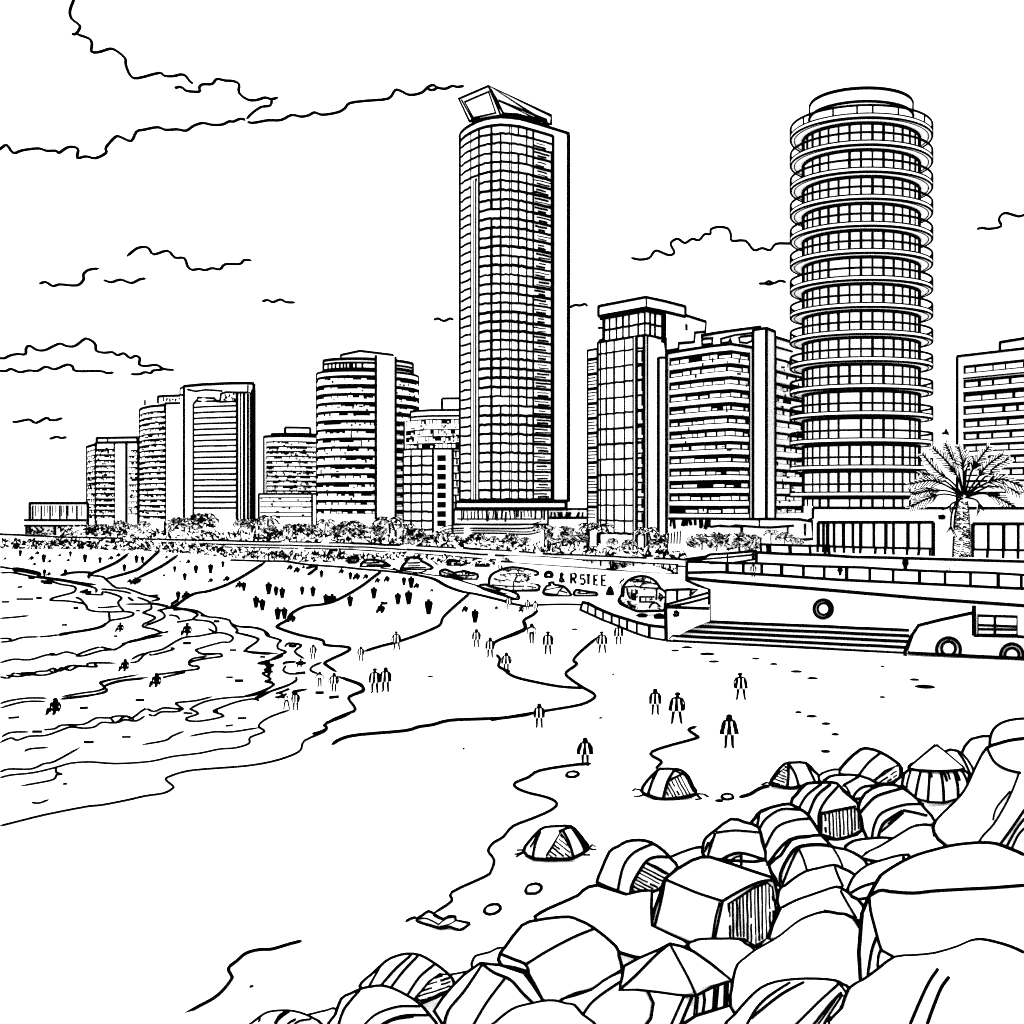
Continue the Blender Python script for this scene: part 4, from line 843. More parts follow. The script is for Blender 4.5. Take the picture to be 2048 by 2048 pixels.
tent('squat faceted tent in front of the folded-corner tent', 'Q', '270,740 275,690 290,660 340,620 420,563 490,580 562,605 580,680 598,775 470,780 350,770 290,760', 33.5, seams=('342,633 440,622 562,632', '335,640 318,690 300,748', ('330,655 300,700 280,735', 4), ('300,680 285,720', 4), ('370,772 460,738 590,772', 6), ('415,780 440,762 470,755', 4), ('470,745 472,800', 5)))
tent('big box-like tent with vertically hatched right side, centre of the crowd', 'R', '505,740 530,640 610,415 690,350 800,285 870,262 930,262 1080,310 1240,365 1385,412 1410,500 1425,600 1410,660 1370,780 1340,860 1250,925 1150,870 960,880 790,885 640,820 510,765', 27, bf=.7, bb=1.4, sm=1,
     seams=('612,425 740,480 850,525 1020,580', '1020,580 1120,520 1240,460 1320,435 1388,432', '1020,585 1000,680 965,850', ('1000,590 970,700 948,850', 4.5), ('608,435 580,580 535,752', 4.5)), hatch=(('1062,600 1150,545 1250,480 1340,450 1375,480 1398,640 1370,760 1340,850 1250,900 1170,850 1075,842', 89, 7.5, 3.6),))
tent('dome tent with slanting hatched door, left of the box-like tent', 'R', '122,430 150,360 210,225 270,190 330,155 420,143 510,160 600,220 660,285 700,335 640,400 600,460 560,500 470,525 350,537 270,510 135,455', 30, bf=.6,
     seams=('522,170 390,230 310,330 270,505', '650,268 560,262 480,290 410,390 370,470 362,525'), hatch=(('470,303 550,335 630,385 600,430 570,490 480,515 375,520 380,450 420,370', 28, 7, 3.4),))
tent('low pale tarpaulin sheet spread behind the large dome tent', 'O', '1100,1225 1115,1185 1210,1140 1310,1095 1335,1070 1410,1042 1560,1090 1690,1070 1690,1250 1880,1340 1700,1420 1500,1380 1300,1300', 25.5, bf=.25, lean=1.2)
tent('small plain tent between the box-like tent and the squat faceted tent', 'R', '600,300 660,262 780,215 880,195 960,240 900,300 700,360', 34.5, bf=.3)
tent('large plain dome tent with one curving seam, lower left of the box-like tent', 'T', '1290,370 1285,320 1310,285 1395,175 1470,150 1550,138 1630,133 1680,150 1750,185 1865,280 1880,330 1897,400 1885,480 1740,520 1580,560 1500,548 1420,400', 21.5, bf=.8, bb=1.4,
     seams=('1300,320 1360,345 1415,370 1440,430 1500,548', '1415,370 1500,315 1580,270 1670,225 1755,192', ('1897,395 1840,430 1750,490 1660,515 1580,552', 6)))
tent('tent fold sliver behind the ridged tent, left of the large plain dome', 'T', '1150,390 1158,340 1180,325 1240,310 1305,285 1300,380 1220,400', 22.4, bf=.3, seams=('1288,320 1285,370',))
tent('ridged tent with two slanting seams in the lower left crowd', 'T', '960,600 1000,540 1050,480 1110,420 1190,362 1290,372 1410,412 1460,480 1510,560 1400,640 1300,720 1100,740 1010,680', 19.5, bf=.7, sm=1,
     seams=('1198,372 1110,500 1030,600 1008,700', '1310,440 1220,560 1150,680', '1210,375 1260,410 1340,445 1400,510 1452,560'))
tent('striped dome tent with slanting hatched door at the left of the crowd', 'T', '600,490 602,460 650,420 720,355 770,330 825,317 890,323 950,355 1000,390 1040,425 1062,460 1040,495 900,562 800,560 700,520', 22.5, bf=.7,
     seams=('845,325 770,390 700,470', '880,328 810,400 750,480', '962,370 890,430 830,520', '700,375 665,430 640,475'), hatch=(('1045,425 990,416 935,455 900,500 870,532 900,552 980,515 1058,478', -18, 7.5, 3.6),))
tent('plain rounded tent with curved front hoops at lower left', 'T', '430,700 470,620 500,540 545,515 600,490 650,480 700,475 760,490 830,525 890,565 940,620 990,700 900,760 600,770', 18.2, bf=.6,
     seams=('592,500 545,550 510,600 480,690', '890,576 800,575 720,595 660,625 605,680', '935,620 830,620 750,640 680,680', ('860,628 760,645 700,680', 3.5)))
tent('leftmost tent of the crowd, only its curved top in frame', 'T', '30,690 60,660 120,615 160,603 210,599 265,602 340,625 420,680 330,730 120,730', 19, bf=.5, seams=('240,605 190,640 165,690', ('228,603 195,620 170,660', 4), ('275,640 240,660 225,690', 4.5), ('350,640 290,650 250,690', 4.5), ('105,625 95,650', 5)))
tent('low tent fold between the leftmost tent and the curved-hoop tent', 'T', '330,630 360,615 430,598 480,590 470,680 400,690', 19.8, bf=.25, lean=.3)
tent('small plain tent fold between the striped left dome and the ridged tent', 'T', '1040,430 1060,420 1130,405 1165,380 1180,420 1060,500', 23, bf=.2)
tent('plain round tent at bottom centre, only its dome in frame', 'T', '1200,720 1260,660 1320,610 1370,582 1440,565 1500,552 1560,550 1620,565 1660,572 1700,620 1790,700 1700,780 1350,790', 17, bf=.6)
tent('tarpaulin fold between the bottom centre dome and the pyramid tent', 'T', '1570,560 1640,530 1740,495 1800,450 1895,402 1960,420 2050,560 1990,700 1800,740 1690,640', 19.5, bf=.3, seams=('1700,615 1740,560 1800,510 1890,450',))
r_, S20, dq = puff('pyramid_tent', 'peaked four-sided canopy with striped side curtain, low in the crowd', 'tent', 'R', '278,1215 300,1120 310,1050 420,990 560,930 645,885 730,905 820,945 940,1030 1085,1145 960,1190 830,1258 700,1250 560,1230 400,1212', 19.2, bf=.5, bb=1.3, sm=1, part='roof', group=TG, seams=('290,1208 400,1110 540,970 645,890', '645,890 700,990 780,1140 830,1255'))
mb = MB(CLOTH); fq_ = Fc([cu('R', 640), cu('R', 830), cu('R', 1090)], [19.3, 18.9, 19.3]); solid_poly(mb, fq_, tr('R', '745,1262 830,1256 950,1195 1085,1150 1080,1325 960,1360 830,1400 730,1465 650,1470'), .4, w=6)
for s_, w_ in (('830,1265 815,1395', 4), ('845,1265 835,1390', 4), ('885,1240 892,1290 880,1375', 5.5), ('965,1195 955,1355', 6), ('990,1190 975,1350', 4.5), ('1040,1165 1035,1335', 6), ('1060,1160 1055,1330', 3.5), ('800,1270 720,1460', 6)): fq_.line(mb, tr('R', s_), w_, .02)
mb.build('side_curtain', r_); MP.append((cu('R', 850), cv('R', 1460), 19.3))
tent('plain tent back between the pyramid canopy and the box-like tent', 'R', '770,905 810,870 860,855 1000,852 1140,855 1190,890 1255,935 1200,1020 1100,1150 950,1060', 22.5, bf=.4)
tent('huge smooth plain dome tent right of the pyramid canopy', 'R', '1075,1340 1085,1200 1095,1130 1122,1040 1180,990 1250,935 1340,885 1430,830 1510,765 1585,712 1660,680 1755,655 1850,668 1960,700 2050,900 2020,1250 1700,1400 1200,1420', 16.6, bf=.8, bb=1.5)
tent('ribbed tent with paired slanting seams at bottom, right of the pyramid canopy', 'R', '1020,1500 1100,1400 1200,1285 1290,1205 1400,1160 1550,1140 1700,1138 1830,1150 1880,1175 1935,1215 1870,1340 1800,1500 1500,1560 1200,1560', 14.2, bf=.6,
     seams=('1500,1165 1350,1260 1260,1350 1190,1470', '1600,1162 1450,1240 1300,1355 1225,1420', '1842,1180 1700,1310 1530,1480', '1870,1235 1780,1330 1660,1480', ('1860,1240 1750,1400 1700,1470', 4), ('1880,1250 1800,1370 1740,1470', 4), ('1840,1165 1880,1200 1900,1230', 4.5), ('1790,1400 1750,1460', 4)))
tent('bottom right corner tent with two short creases on its flank', 'S', '560,1500 640,1330 690,1190 790,1130 900,1050 1010,968 1150,955 1300,940 1470,890 1560,850 1640,840 1740,860 1840,890 1940,935 2060,1010 2060,1520 1300,1560', 11.8, bf=.5, bb=.9, seams=(('1325,1050 1270,1130 1215,1240 1130,1438', 6), ('1405,1105 1350,1180 1300,1300 1250,1438', 6)))
tent('biggest tent at right edge with a horizontal ridge seam', 'S', '780,720 795,640 840,530 900,420 940,375 1060,300 1180,245 1300,210 1420,180 1530,165 1640,158 1740,165 1850,205 1940,245 2080,330 2080,1000 1620,1080 1000,1080 775,1140', 14.6, bf=.7, bb=1.5, w=7.5,
     seams=(('855,530 920,495 1000,505 1150,515 1300,500 1500,488 1700,478 1935,460', 6), ('842,540 850,640 880,760 920,900 950,930 1012,965', 6), ('890,825 855,930 830,1090', 5), ('922,915 905,960 900,1040', 5)))
tent('thin curved tent edge behind the biggest right tent', 'S', '690,510 700,460 740,390 830,320 950,280 1070,248 1140,265 1000,420 900,520 760,560', 17.6, bf=.3, seams=('880,442 790,470 708,515', ('1083,262 1083,295', 6)))
tent('peaked tent with leaf-shaped flap, middle of the stacked tents', 'S', '130,320 215,250 290,140 400,120 500,108 580,190 680,210 780,260 830,322 740,400 600,420 400,460 215,470 180,420', 27.5, bf=.5, seams=(('215,445 215,380 260,280 330,195 470,172 580,185', 6), ('335,208 290,300 230,450', 4.5), ('345,205 375,270 400,350', 4.5), ('585,195 625,260 655,330', 4.5)))
tent('upper of two banded tents stacked left of the biggest tent', 'S', '200,500 240,470 300,420 390,365 490,340 590,318 650,340 745,390 720,460 700,560 450,640 210,640', 22.5, bf=.4, seams=('600,335 625,400 658,470',))
tent('lower of two banded tents stacked left of the biggest tent', 'S', '205,640 215,625 320,570 420,535 520,500 612,472 660,490 720,530 800,605 790,720 600,760 300,820 130,840', 19.4, bf=.4, seams=('640,500 690,590 750,690', ('520,640 620,660 775,712', 5)))
tent('small low tent between the leaf-opening tent and the banded pair', 'S', '665,210 700,165 750,145 850,132 1010,130 1000,200 900,260 775,270', 30.5, bf=.3)
tent('plain low tent right of the leaf-opening tent, below the great right boulder shape', 'S', '775,268 900,195 1010,130 1090,80 1170,40 1290,38 1300,110 1385,190 1300,260 1000,300', 28.5, bf=.4)
tent('great smooth right-edge tent like a boulder, with long slanting creases', 'Q', '1470,582 1540,510 1600,450 1640,390 1665,335 1700,260 1740,195 1800,172 1860,155 1935,145 2060,140 2060,760 1900,770 1700,760 1530,705 1465,635', 21.5, bf=.6,
     seams=('1745,205 1770,255 1800,285 1850,310 1915,325', ('1905,330 1870,420 1830,500 1775,590 1720,650 1695,690', 4.8), ('1772,570 1780,530 1800,490 1860,420', 4.5), ('1935,515 1870,610 1805,700', 4.8), ('1935,560 1890,620 1840,710', 4.8), ('1935,610 1900,650 1868,720', 4.8)))
tent('topmost smooth tent at right edge above the boulder-like tent', 'Q', '1755,180 1765,120 1790,85 1830,62 1880,50 1935,45 2060,42 2060,300 1850,300 1780,240', 25.5, bf=.5)
# kiosk and beach things
def KS(*q): return [(a, w * .7) for a, w in q]
k_, SK, _d = puff('beach_kiosk', 'round domed beach kiosk with leafy roof beside the curved wall', 'kiosk', 'J', '905,700 908,655 950,600 1000,575 1055,566 1110,577 1160,608 1195,660 1235,690 1235,745 1228,800 1215,822 1120,824 1020,826 955,800 895,772 882,745 890,730', 122, lean=.4, bf=2.0, bb=4, w=6, part='dome',
     seams=KS(('915,650 990,640 1060,650 1150,655 1195,655', 5), ('960,600 1010,590 1060,585', 4), ('985,610 1050,600 1120,612', 4), ('1050,625 1110,615 1165,625', 4), ('920,660 915,720', 5), ('945,660 950,700 970,735', 5), ('980,665 975,720', 4.5), ('890,735 910,770 950,790', 6), ('950,750 965,780 1010,800', 6), ('1015,670 1012,825', 7), ('1165,660 1160,740', 5), ('1180,690 1210,720 1190,750', 5), ('1195,700 1180,730 1230,720', 5), ('1110,800 1130,770 1160,765 1190,790', 5), ('1060,575 1070,610 1040,640', 4)),
     dark=('1032,712 1150,712 1150,728 1032,728', '1032,750 1150,750 1150,765 1032,765', '1032,712 1050,712 1050,765 1032,765', '985,690 1012,690 1012,750 975,745', '1078,712 1088,712 1088,765 1078,765', '1110,725 1116,725 1116,750 1110,750'), sprig=26)
def small(name, label, cat, k, outline, seams=(), sprig=0, dark=(), bf=.5, group=None, v=None, w=5, part='body'):
    P = tr(k, outline); vb = v or max(p[1] for p in P); return puff(name, label, cat, k, outline, gd(vb), lean=.8, bf=bf, bb=bf * 1.5, seams=[(q, 3) if isinstance(q, str) else (q[0], q[1] * .55) for q in seams], sprig=sprig, dark=dark, w=w, sw=3.4, group=group, part=part)
small('beach_hut', 'thatched open hut with mushroom roof on the upper beach', 'hut', 'J', '-70,560 -20,530 30,510 90,500 180,510 270,530 285,550 255,558 200,545 215,590 180,600 175,625 285,632 292,655 270,672 60,680 -60,670 -85,620', (('20,525 100,515 180,530', 4), ('0,560 80,545 200,550', 4.5), ('130,560 110,600 150,610', 6), ('-60,630 60,640 180,640', 5), ('100,600 100,670', 4), ('200,640 270,650', 5), ('-40,590 40,600', 5)), 30, bf=1.2, part='thatch')
small('rowing_boat', 'dark-rimmed rowing boat pulled up under the beach letters', 'boat', 'J', '320,685 345,640 375,635 360,618 400,612 400,632 470,640 520,688 522,716 430,714 340,702', (('335,670 400,655 470,645', 5), ('330,690 420,700 440,675 500,690', 5), ('440,675 465,650', 4)), bf=.6, part='hull')
small('rowing_boat', 'low flat boat right of the rowing boat below the beach letters', 'boat', 'J', '548,690 565,668 600,672 680,685 718,690 715,712 620,716 560,712', (('570,690 620,695 700,690', 4.5), ('600,675 580,690', 5)), bf=.4, part='hull')
small('driftwood', 'heap of dark driftwood left of the thatched hut on the upper beach', 'driftwood', 'N', '1430,225 1470,210 1530,235 1600,222 1650,235 1700,245 1690,285 1600,280 1500,265 1440,255', (('1450,230 1550,250 1680,255', 5), ('1480,250 1580,265', 5)), 16, part='pile')
small('rowing_boat', 'upturned dark-lined boat on the upper beach under the main promenade', 'boat', 'N', '1185,160 1215,125 1280,128 1300,150 1340,170 1380,200 1330,215 1200,215 1150,205', (('1200,165 1290,160', 5), ('1170,200 1330,195', 5), ('1200,185 1290,182', 4)), 2, part='hull')
small('rowing_boat', 'second small boat close to the kerb line, left of the upturned boat', 'boat', 'N', '860,190 890,150 930,140 1010,150 1060,175 1070,190 960,195', (('890,165 1000,160', 6), ('910,180 1050,178', 6)), 3, part='hull')
small('bush', 'small dark tuft left of the small boat on the upper beach', 'bush', 'N', '775,150 800,120 845,125 840,150 810,170 785,165', (), 16, part='tuft')
small('driftwood', 'dark flat driftwood beneath the promenade wall beside the upturned boat', 'driftwood', 'N', '1480,160 1500,140 1560,150 1620,165 1600,185 1500,185', (('1490,170 1600,172', 6),), 14, part='pile')
small('driftwood', 'thin black driftwood log lying between the boats and the thatched hut', 'driftwood', 'N', '1680,185 1720,172 1780,178 1770,190 1700,192', (('1690,184 1775,182', 6),), 3, part='log')
small('beach_cabin', 'tiny square lifeguard cabin under the far promenade', 'cabin', 'N', '625,85 640,78 715,80 715,145 690,150 640,140', (('640,95 645,135', 5), ('670,85 690,110 670,135', 5)), 0, ('690,80 714,80 714,148 690,148', '625,80 714,80 714,90 625,90'), part='body')
small('rope_coil', 'short pile of rope and planks along the kerb beside the thatched hut', 'rope', 'N', '1700,330 1760,318 1820,340 1932,365 1990,390 1990,430 1900,400 1800,370', (('1720,335 1800,355 1900,385', 5), ('1760,325 1850,360', 4)), 10, part='coil')
small('crate', 'small dark crate left of the kiosk doorway shade', 'crate', 'J', '1150,860 1190,850 1215,865 1200,882 1160,880', (('1160,868 1205,868', 9),), 0, bf=.2, part='box'); small('bench', 'low dark bench just in front of the kiosk', 'bench', 'J', '1020,858 1055,850 1090,858 1060,872', (('1025,862 1085,862', 8),), 0, bf=.15, part='seat')
small('parasol', 'closed dark parasol standing right of the beach letters', 'parasol', 'J', '795,700 808,665 820,645 834,675 838,705 815,708', (('805,695 820,660 830,700', 9), ('815,700 820,650', 9)), 0, bf=.3, part='shade')
small('towel', 'crumpled beach towels lying at the end of the sand line near the lower tents', 'towel', 'O', '490,1215 520,1195 550,1175 580,1190 625,1215 655,1200 690,1203 692,1222 760,1235 752,1248 710,1272 660,1255 615,1263 560,1248 500,1230', ('500,1215 540,1212 590,1235 605,1245', '600,1245 640,1215 680,1205', '605,1255 660,1240 690,1222', ('575,1195 600,1210 625,1218', 5)), 0, bf=.12, part='cloth')
# sign letters
sg = thing('beach_letters', gr(cu('J', 610), cv('J', 630)), 'row of black free-standing letters on the upper beach', 'sign')
ST = {'&': ['1,0 .25,.7 .25,.9 .5,1 .72,.88 .1,.3 .1,.1 .4,0 .9,.4'], 'R': ['0,0 0,1 .7,1 .95,.85 .95,.65 .7,.5 0,.5', '.4,.5 1,0'], 'S': ['1,.97 .1,.97 .1,.56 .7,.58 1,.42 1,.18 .7,0 0,.06'], 'T': ['0,1 1,1', '.5,1 .5,0'], 'E': ['1,1 0,1 0,0 1,0', '0,.5 .8,.5']}
for ch, x, yb, yt, xw in (('&', 460, 612, 542, 36), ('R', 547, 622, 545, 36), ('S', 613, 626, 555, 34), ('T', 657, 628, 557, 30), ('E', 713, 630, 560, 28), ('E', 772, 635, 560, 32)):
    dd = gr(cu('J', x), cv('J', 643)).y; mb = MB()
    for s_ in ST[ch]: mb.tube([pt(cu('J', x - xw / 2 + xw * float(q.split(',')[0])), cv('J', yb + (yt - yb) * float(q.split(',')[1])), dd) for q in s_.split()], 4.6)
    mb.build('letter', sg)
mb = MB(); c = gr(cu('J', 362), cv('J', 580)); p0 = pt(cu('J', 362), cv('J', 557), c.y); mb.tube([p0 + Vector((.5 * math.cos(a), 0, .42 * math.sin(a))) for a in rng(0, 2 * math.pi, 17)[:-1]], 7, closed=True); mb.build('letter', sg)
# ================================================================= PEOPLE
R.seed(33)
def skin_person(stride=0.0, arms=.0, sit=False, lean=0.0, fat=1.0):
    V = []; E = []; Rd = []
    def a(p, r, par=None):
        V.append(p); Rd.append(r * fat)
        if par is not None: E.append((par, len(V) - 1))
        return len(V) - 1
    z0 = -.68 if sit else 0
    pel = a((0, 0, .95 + z0), .15); bel = a((lean * .4, 0, 1.12 + z0), .135, pel); ch = a((lean, -.01, 1.34 + z0), .165, bel); nk = a((lean * 1.25, -.02, 1.5 + z0), .06, ch); hd = a((lean * 1.35, -.04, 1.6 + z0), .1, nk); a((lean * 1.4, -.03, 1.72 + z0), .085, hd)
    for s in (-1, 1):
        sh = a((s * .2 + lean, 0, 1.41 + z0), .075, ch); el = a((s * (.27 + arms * .5) + lean, .03, 1.14 + z0), .052, sh); wr = a((s * (.25 + arms) + lean, -.08 - arms, .9 + z0 + arms * .6), .042, el); a((s * (.24 + arms) + lean, -.12 - arms, .8 + z0 + arms * .7), .038, wr)
        hp = a((s * .1, 0, .9 + z0), .1, pel)
        if sit: kn = a((s * .16, -.38, .45), .1, hp); an = a((s * .17, -.5, .09), .08, kn); a((s * .18, -.66, .05), .045, an)
        else: kn = a((s * .11 + s * stride * .5, -.04, .5), .092, hp); an = a((s * .11 + s * stride, .02, .09), .075, kn); a((s * .14 + s * stride, -.17, .05), .065, an)
    me = bpy.data.meshes.new('body'); me.from_pydata(V, E, []); o = bpy.data.objects.new('tmp', me); COL.objects.link(o)
    o.modifiers.new('s', 'SKIN')
    for i, r in enumerate(Rd):
        sv = me.skin_vertices[0].data[i]; sv.radius = (r, r * .8); sv.use_root = i == 0
    m = o.modifiers.new('b', 'SUBSURF'); m.levels = 2; m.render_levels = 2
    bpy.context.view_layer.update(); dg = bpy.context.evaluated_depsgraph_get(); n = bpy.data.meshes.new_from_object(o.evaluated_get(dg)); bpy.data.objects.remove(o)
    n.materials.clear(); n.materials.append(CLOTH); n.materials.append(INK)
    return n
def paint(me, white):
    leg = {}
    for p in me.polygons:
        z = p.center.z; x = p.center.x
        if z < .84: leg.setdefault((x > 0, int(z / .08)), []).append(x)
    for p in me.polygons:
        z = p.center.z; x = p.center.x; k = 1
        if white and p.normal.y < -.4:
            if 1.05 < z < 1.38 and .012 < abs(x) < .1: k = 0
        p.material_index = k
    return me
PO = {'stand': dict(stride=-.03), 'walk': dict(stride=.02, arms=.02), 'stride': dict(stride=.07, arms=.05, lean=.03), 'hip': dict(arms=.1, stride=.0), 'sit': dict(sit=True, arms=-.03, fat=1.15), 'far': dict(stride=-.05, arms=-.06, fat=1.35), 'farsit': dict(sit=True, arms=-.06, fat=1.4), 'bend': dict(lean=.3, arms=.12, stride=.1)}
ME = {}
for kk, a in PO.items():
    ME[kk, 1] = paint(skin_person(**a), 'sit' not in kk); ME[kk, 0] = paint(ME[kk, 1].copy(), False)
def lathe(prof, white, cy=.0, sq=.75, n=24, thr=.8):
    mb = MB(CLOTH)
    for (r0, z0), (r1, z1) in zip(prof, prof[1:]):
        for j in range(n):
            a, b = 2 * math.pi * j / n, 2 * math.pi * (j + 1) / n; k = 1
            nx = -math.sin((a + b) / 2)
            if white and .988 > nx > thr and (z0 + z1) / 2 < white: k = 0
            mb.q([(r * math.cos(t), cy + r * sq * math.sin(t), z) for r, t, z in ((r0, a, z0), (r0, b, z0), (r1, b, z1), (r1, a, z1))], k)
    return mb
def person(label, k, x, yf, yt, pose='stand', white=1, coat=None, hair=None, group=None, mirror=False):
    u, v = cu(k, x), cv(k, yf); g = gr(u, v); h = (yf - yt) / CR[k][2] / F * g.y
    s = h / (1.08 if 'sit' in pose else 1.76)
    pose = pose if k == 'P' or pose != 'stand' else 'walk'
    root = thing('person', g, label, 'person', group); root.scale = (s * (-1 if mirror else 1) * 1.38, s * 1.15, s)
    o = bpy.data.objects.new('body', ME[pose, white]); COL.objects.link(o); o.parent = root; z0 = -.68 if 'sit' in pose else 0; lx = PO[pose].get('lean', 0) * 1.35
    if hair is not None:
        mb = MB(CLOTH); mb.blob((lx, -.0, 1.655 + z0), (.125, .14, .115), 1, 10, 6)
        if hair > .1: mb.blob((lx, .05, 1.56 + z0 - hair * .3), (.15, .1, .12 + hair * .35), 1, 10, 6)
        h_ = mb.build('hair'); h_.parent = root
    if coat:
        c_ = lathe(((.09, 1.5 + z0), (.23, 1.4 + z0), (.25, 1.2 + z0), (.23 * coat + .05, 1.0 + z0), (.3 * coat, .78 + z0), (.3 * coat, .74 + z0)), white and 1.42 + z0, thr=.8 if k == 'P' else .9).build('coat'); c_.parent = root
    if pose == 'far':
        c_ = bpy.data.objects.new('robe', ROBE); COL.objects.link(c_); c_.parent = root
    return root
rb_ = lathe(((.1, 1.5), (.24, 1.4), (.27, 1.1), (.25, .8), (.2, .45), (.17, .12)), 0, n=10).build('robe'); ROBE = rb_.data; bpy.data.objects.remove(rb_)
NEAR = [('person in a dark open jacket standing left of another by the upper sand track', 'P', 175, 130, 18, 'stand', 1, None, .2), ('person with arms close to the body right of the jacketed person below the kiosk sand', 'P', 265, 190, 62, 'walk', 1, 1.0, .0),
 ('long-haired person in a wide shawl standing on the looping sand line', 'P', 35, 285, 178, 'hip', 1, 1.15, .5), ('person striding at the end of a sand track below the curved wall', 'P', 565, 182, 62, 'stride', 1, 1.05, .0), ('person standing against the curved stone wall', 'P', 655, 135, 24, 'walk', 1, 1.05, .0),
 ('person in a hood standing on the long curved sand line in the middle beach', 'P', 217, 594, 460, 'walk', 1, 1.0, .5), ('person in a flared cape walking above the long sand curl', 'P', 470, 804, 648, 'hip', 1, 1.3, .4), ('slim person with long hair, left one of the pair mid-beach', 'P', 857, 522, 378, 'walk', 1, 1.05, .7),
 ('broad person in a padded coat, right one of the pair mid-beach', 'P', 975, 572, 398, 'stride', 1, 1.15, .0), ('person with a backpack-like coat walking alone below the steps', 'P', 1330, 440, 290, 'stride', 1, 1.1, .0), ('person in a heavy dark coat nearest the tent crowd', 'P', 1265, 706, 520, 'walk', 1, 1.25, .4),
 ('person with dark hair facing the camera above the looping track', 'N', 1692, 768, 636, 'walk', 1, 1.0, .2), ('person in a long narrow robe where the right sand line begins', 'N', 1790, 840, 696, 'stand', 1, .9, .6), ('person with a round hat standing on the long diagonal sand track', 'N', 1122, 785, 652, 'stride', 1, 1.0, .1),
 ('slim white-robed person at the lower end of the diagonal sand track', 'N', 865, 868, 760, 'stand', 1, .8, .3), ('dark person standing near the broken wave foam', 'N', 524, 855, 746, 'stand', 1, .9, .3), ('dark person stepping out of the foam left of the bright-vested person', 'N', 570, 1052, 940, 'hip', 1, None, .2),
 ('person in a pale vest on the winding shoreline', 'N', 673, 1084, 950, 'hip', 1, 1.0, .2), ('left one of a couple standing together by the shoreline', 'N', 965, 1094, 917, 'walk', 1, 1.05, .0), ('right one of a couple, with long dark hair, by the shoreline', 'N', 1042, 1086, 910, 'walk', 1, 1.05, .7),
 ('person crouching in the shallows, left of the two upper bathers', 'L', 862, 655, 588, 'sit', 1, None, .1), ('person crouching in the shallows, right of the two upper bathers', 'L', 1340, 680, 592, 'sit', 1, None, .1), ('bather kneeling at the end of the third wave line', 'L', 895, 935, 850, 'sit', 1, None, .3), ('bather kneeling among the middle wave lines', 'L', 1120, 1046, 950, 'sit', 1, None, .2),
 ('lone bather sitting furthest left in the sea', 'M', 305, 185, 98, 'sit', 1, None, .2), ('left one of two bathers at the water edge', 'M', 1582, 160, 70, 'bend', 1, None, .1), ('right one of two bathers at the water edge', 'M', 1632, 166, 62, 'stand', 1, .8, .2), ('small bather in the broken foam below the standing dark person', 'N', 435, 905, 848, 'sit', 1, None, .1),
 ('left one of two people beside the kerb end', 'J', 205, 820, 738, 'stand', 1, .9, .2), ('right one of two people beside the kerb end', 'J', 262, 842, 745, 'stand', 1, 1.0, .2), ('person with wide hat left of the pair beside the kerb end', 'J', 66, 810, 712, 'hip', 1, 1.1, .2), ('crouching person left of the pair at the kerb end', 'J', 158, 835, 780, 'sit', 0, None, .1),
 ('thin person with a bag standing left of the kiosk', 'J', 893, 655, 580, 'bend', 0, None, .2)]
for i, a in enumerate(NEAR): person(*a, group='people walking on the beach', mirror=bool(i % 2))
FAR = [('L', [(145, 65, 118), (38, 120, 142), (228, 108, 143), (270, 75, 105), (313, 95, 162), (357, 135, 162), (430, 95, 118), (504, 75, 120), (490, 130, 155), (608, 95, 160), (716, 115, 168), (797, 108, 142), (248, 158, 183), (850, 88, 120), (977, 103, 165), (1020, 110, 165), (890, 167, 226), (930, 273, 305), (970, 262, 318), (1193, 108, 132), (1290, 145, 162), (1250, 180, 230), (1350, 135, 168), (1402, 172, 240), (1322, 230, 290), (1175, 240, 262), (1507, 165, 240), (1510, 268, 303), (1595, 145, 195), (1625, 250, 295), (318, 205, 258), (352, 225, 255), (468, 203, 258), (1275, 360, 430), (1335, 360, 415), (1715, 290, 340), (1745, 295, 365)]),
       ('N', [(115, 395, 485), (160, 415, 505), (205, 295, 390), (258, 325, 398), (302, 333, 418), (445, 325, 392), (522, 325, 405), (615, 380, 460), (660, 380, 450), (788, 392, 477), (270, 475, 570), (318, 475, 565), (375, 528, 585), (360, 170, 212), (410, 187, 233), (455, 180, 205), (583, 210, 270), (727, 200, 240), (790, 223, 283), (837, 230, 283), (902, 238, 277), (985, 265, 305), (1053, 252, 298), (1173, 260, 325), (1225, 255, 345), (1265, 302, 345), (1373, 345, 370), (958, 330, 420), (1130, 372, 462), (1207, 355, 462), (1350, 418, 533), (1010, 455, 520), (1612, 465, 513), (1682, 490, 592), (1835, 470, 498)])]
allf = sorted([(cv(k, yf), cu(k, x), k, x, yf, yt) for k, L in FAR for x, yt, yf in L])
rows = [(0, 1114, 'row closest to the promenade scrub'), (1114, 1127, 'second distant row'), (1127, 1146, 'third distant row'), (1146, 1172, 'fourth row, level with the far waterline'), (1172, 1198, 'fifth row, across the middle of the far beach'), (1198, 1400, 'lowest row of small dark figures')]
for lo, hi, nm in rows:
    L = sorted([f for f in allf if lo <= f[0] < hi], key=lambda f: f[1])
    for i, (v, u, k, x, yf, yt) in enumerate(L):
        h = (yf - yt) / CR[k][2] / F * gd(v); ps = 'farsit' if h < 1.15 else 'far'
        side, j = ('left', i) if i < (len(L) + 1) // 2 else ('right', len(L) - 1 - i)
        r_ = person(f'{"seated" if ps == "farsit" else "standing"} dark beachgoer, {nth(j)} from {side} in {nm}', k, x, yf, yt, ps, 0, group='distant dark figures on the far beach'); sc_ = r_.scale; w_ = 1.2; r_.scale = (sc_[0] * w_, sc_[1] * w_, sc_[2])
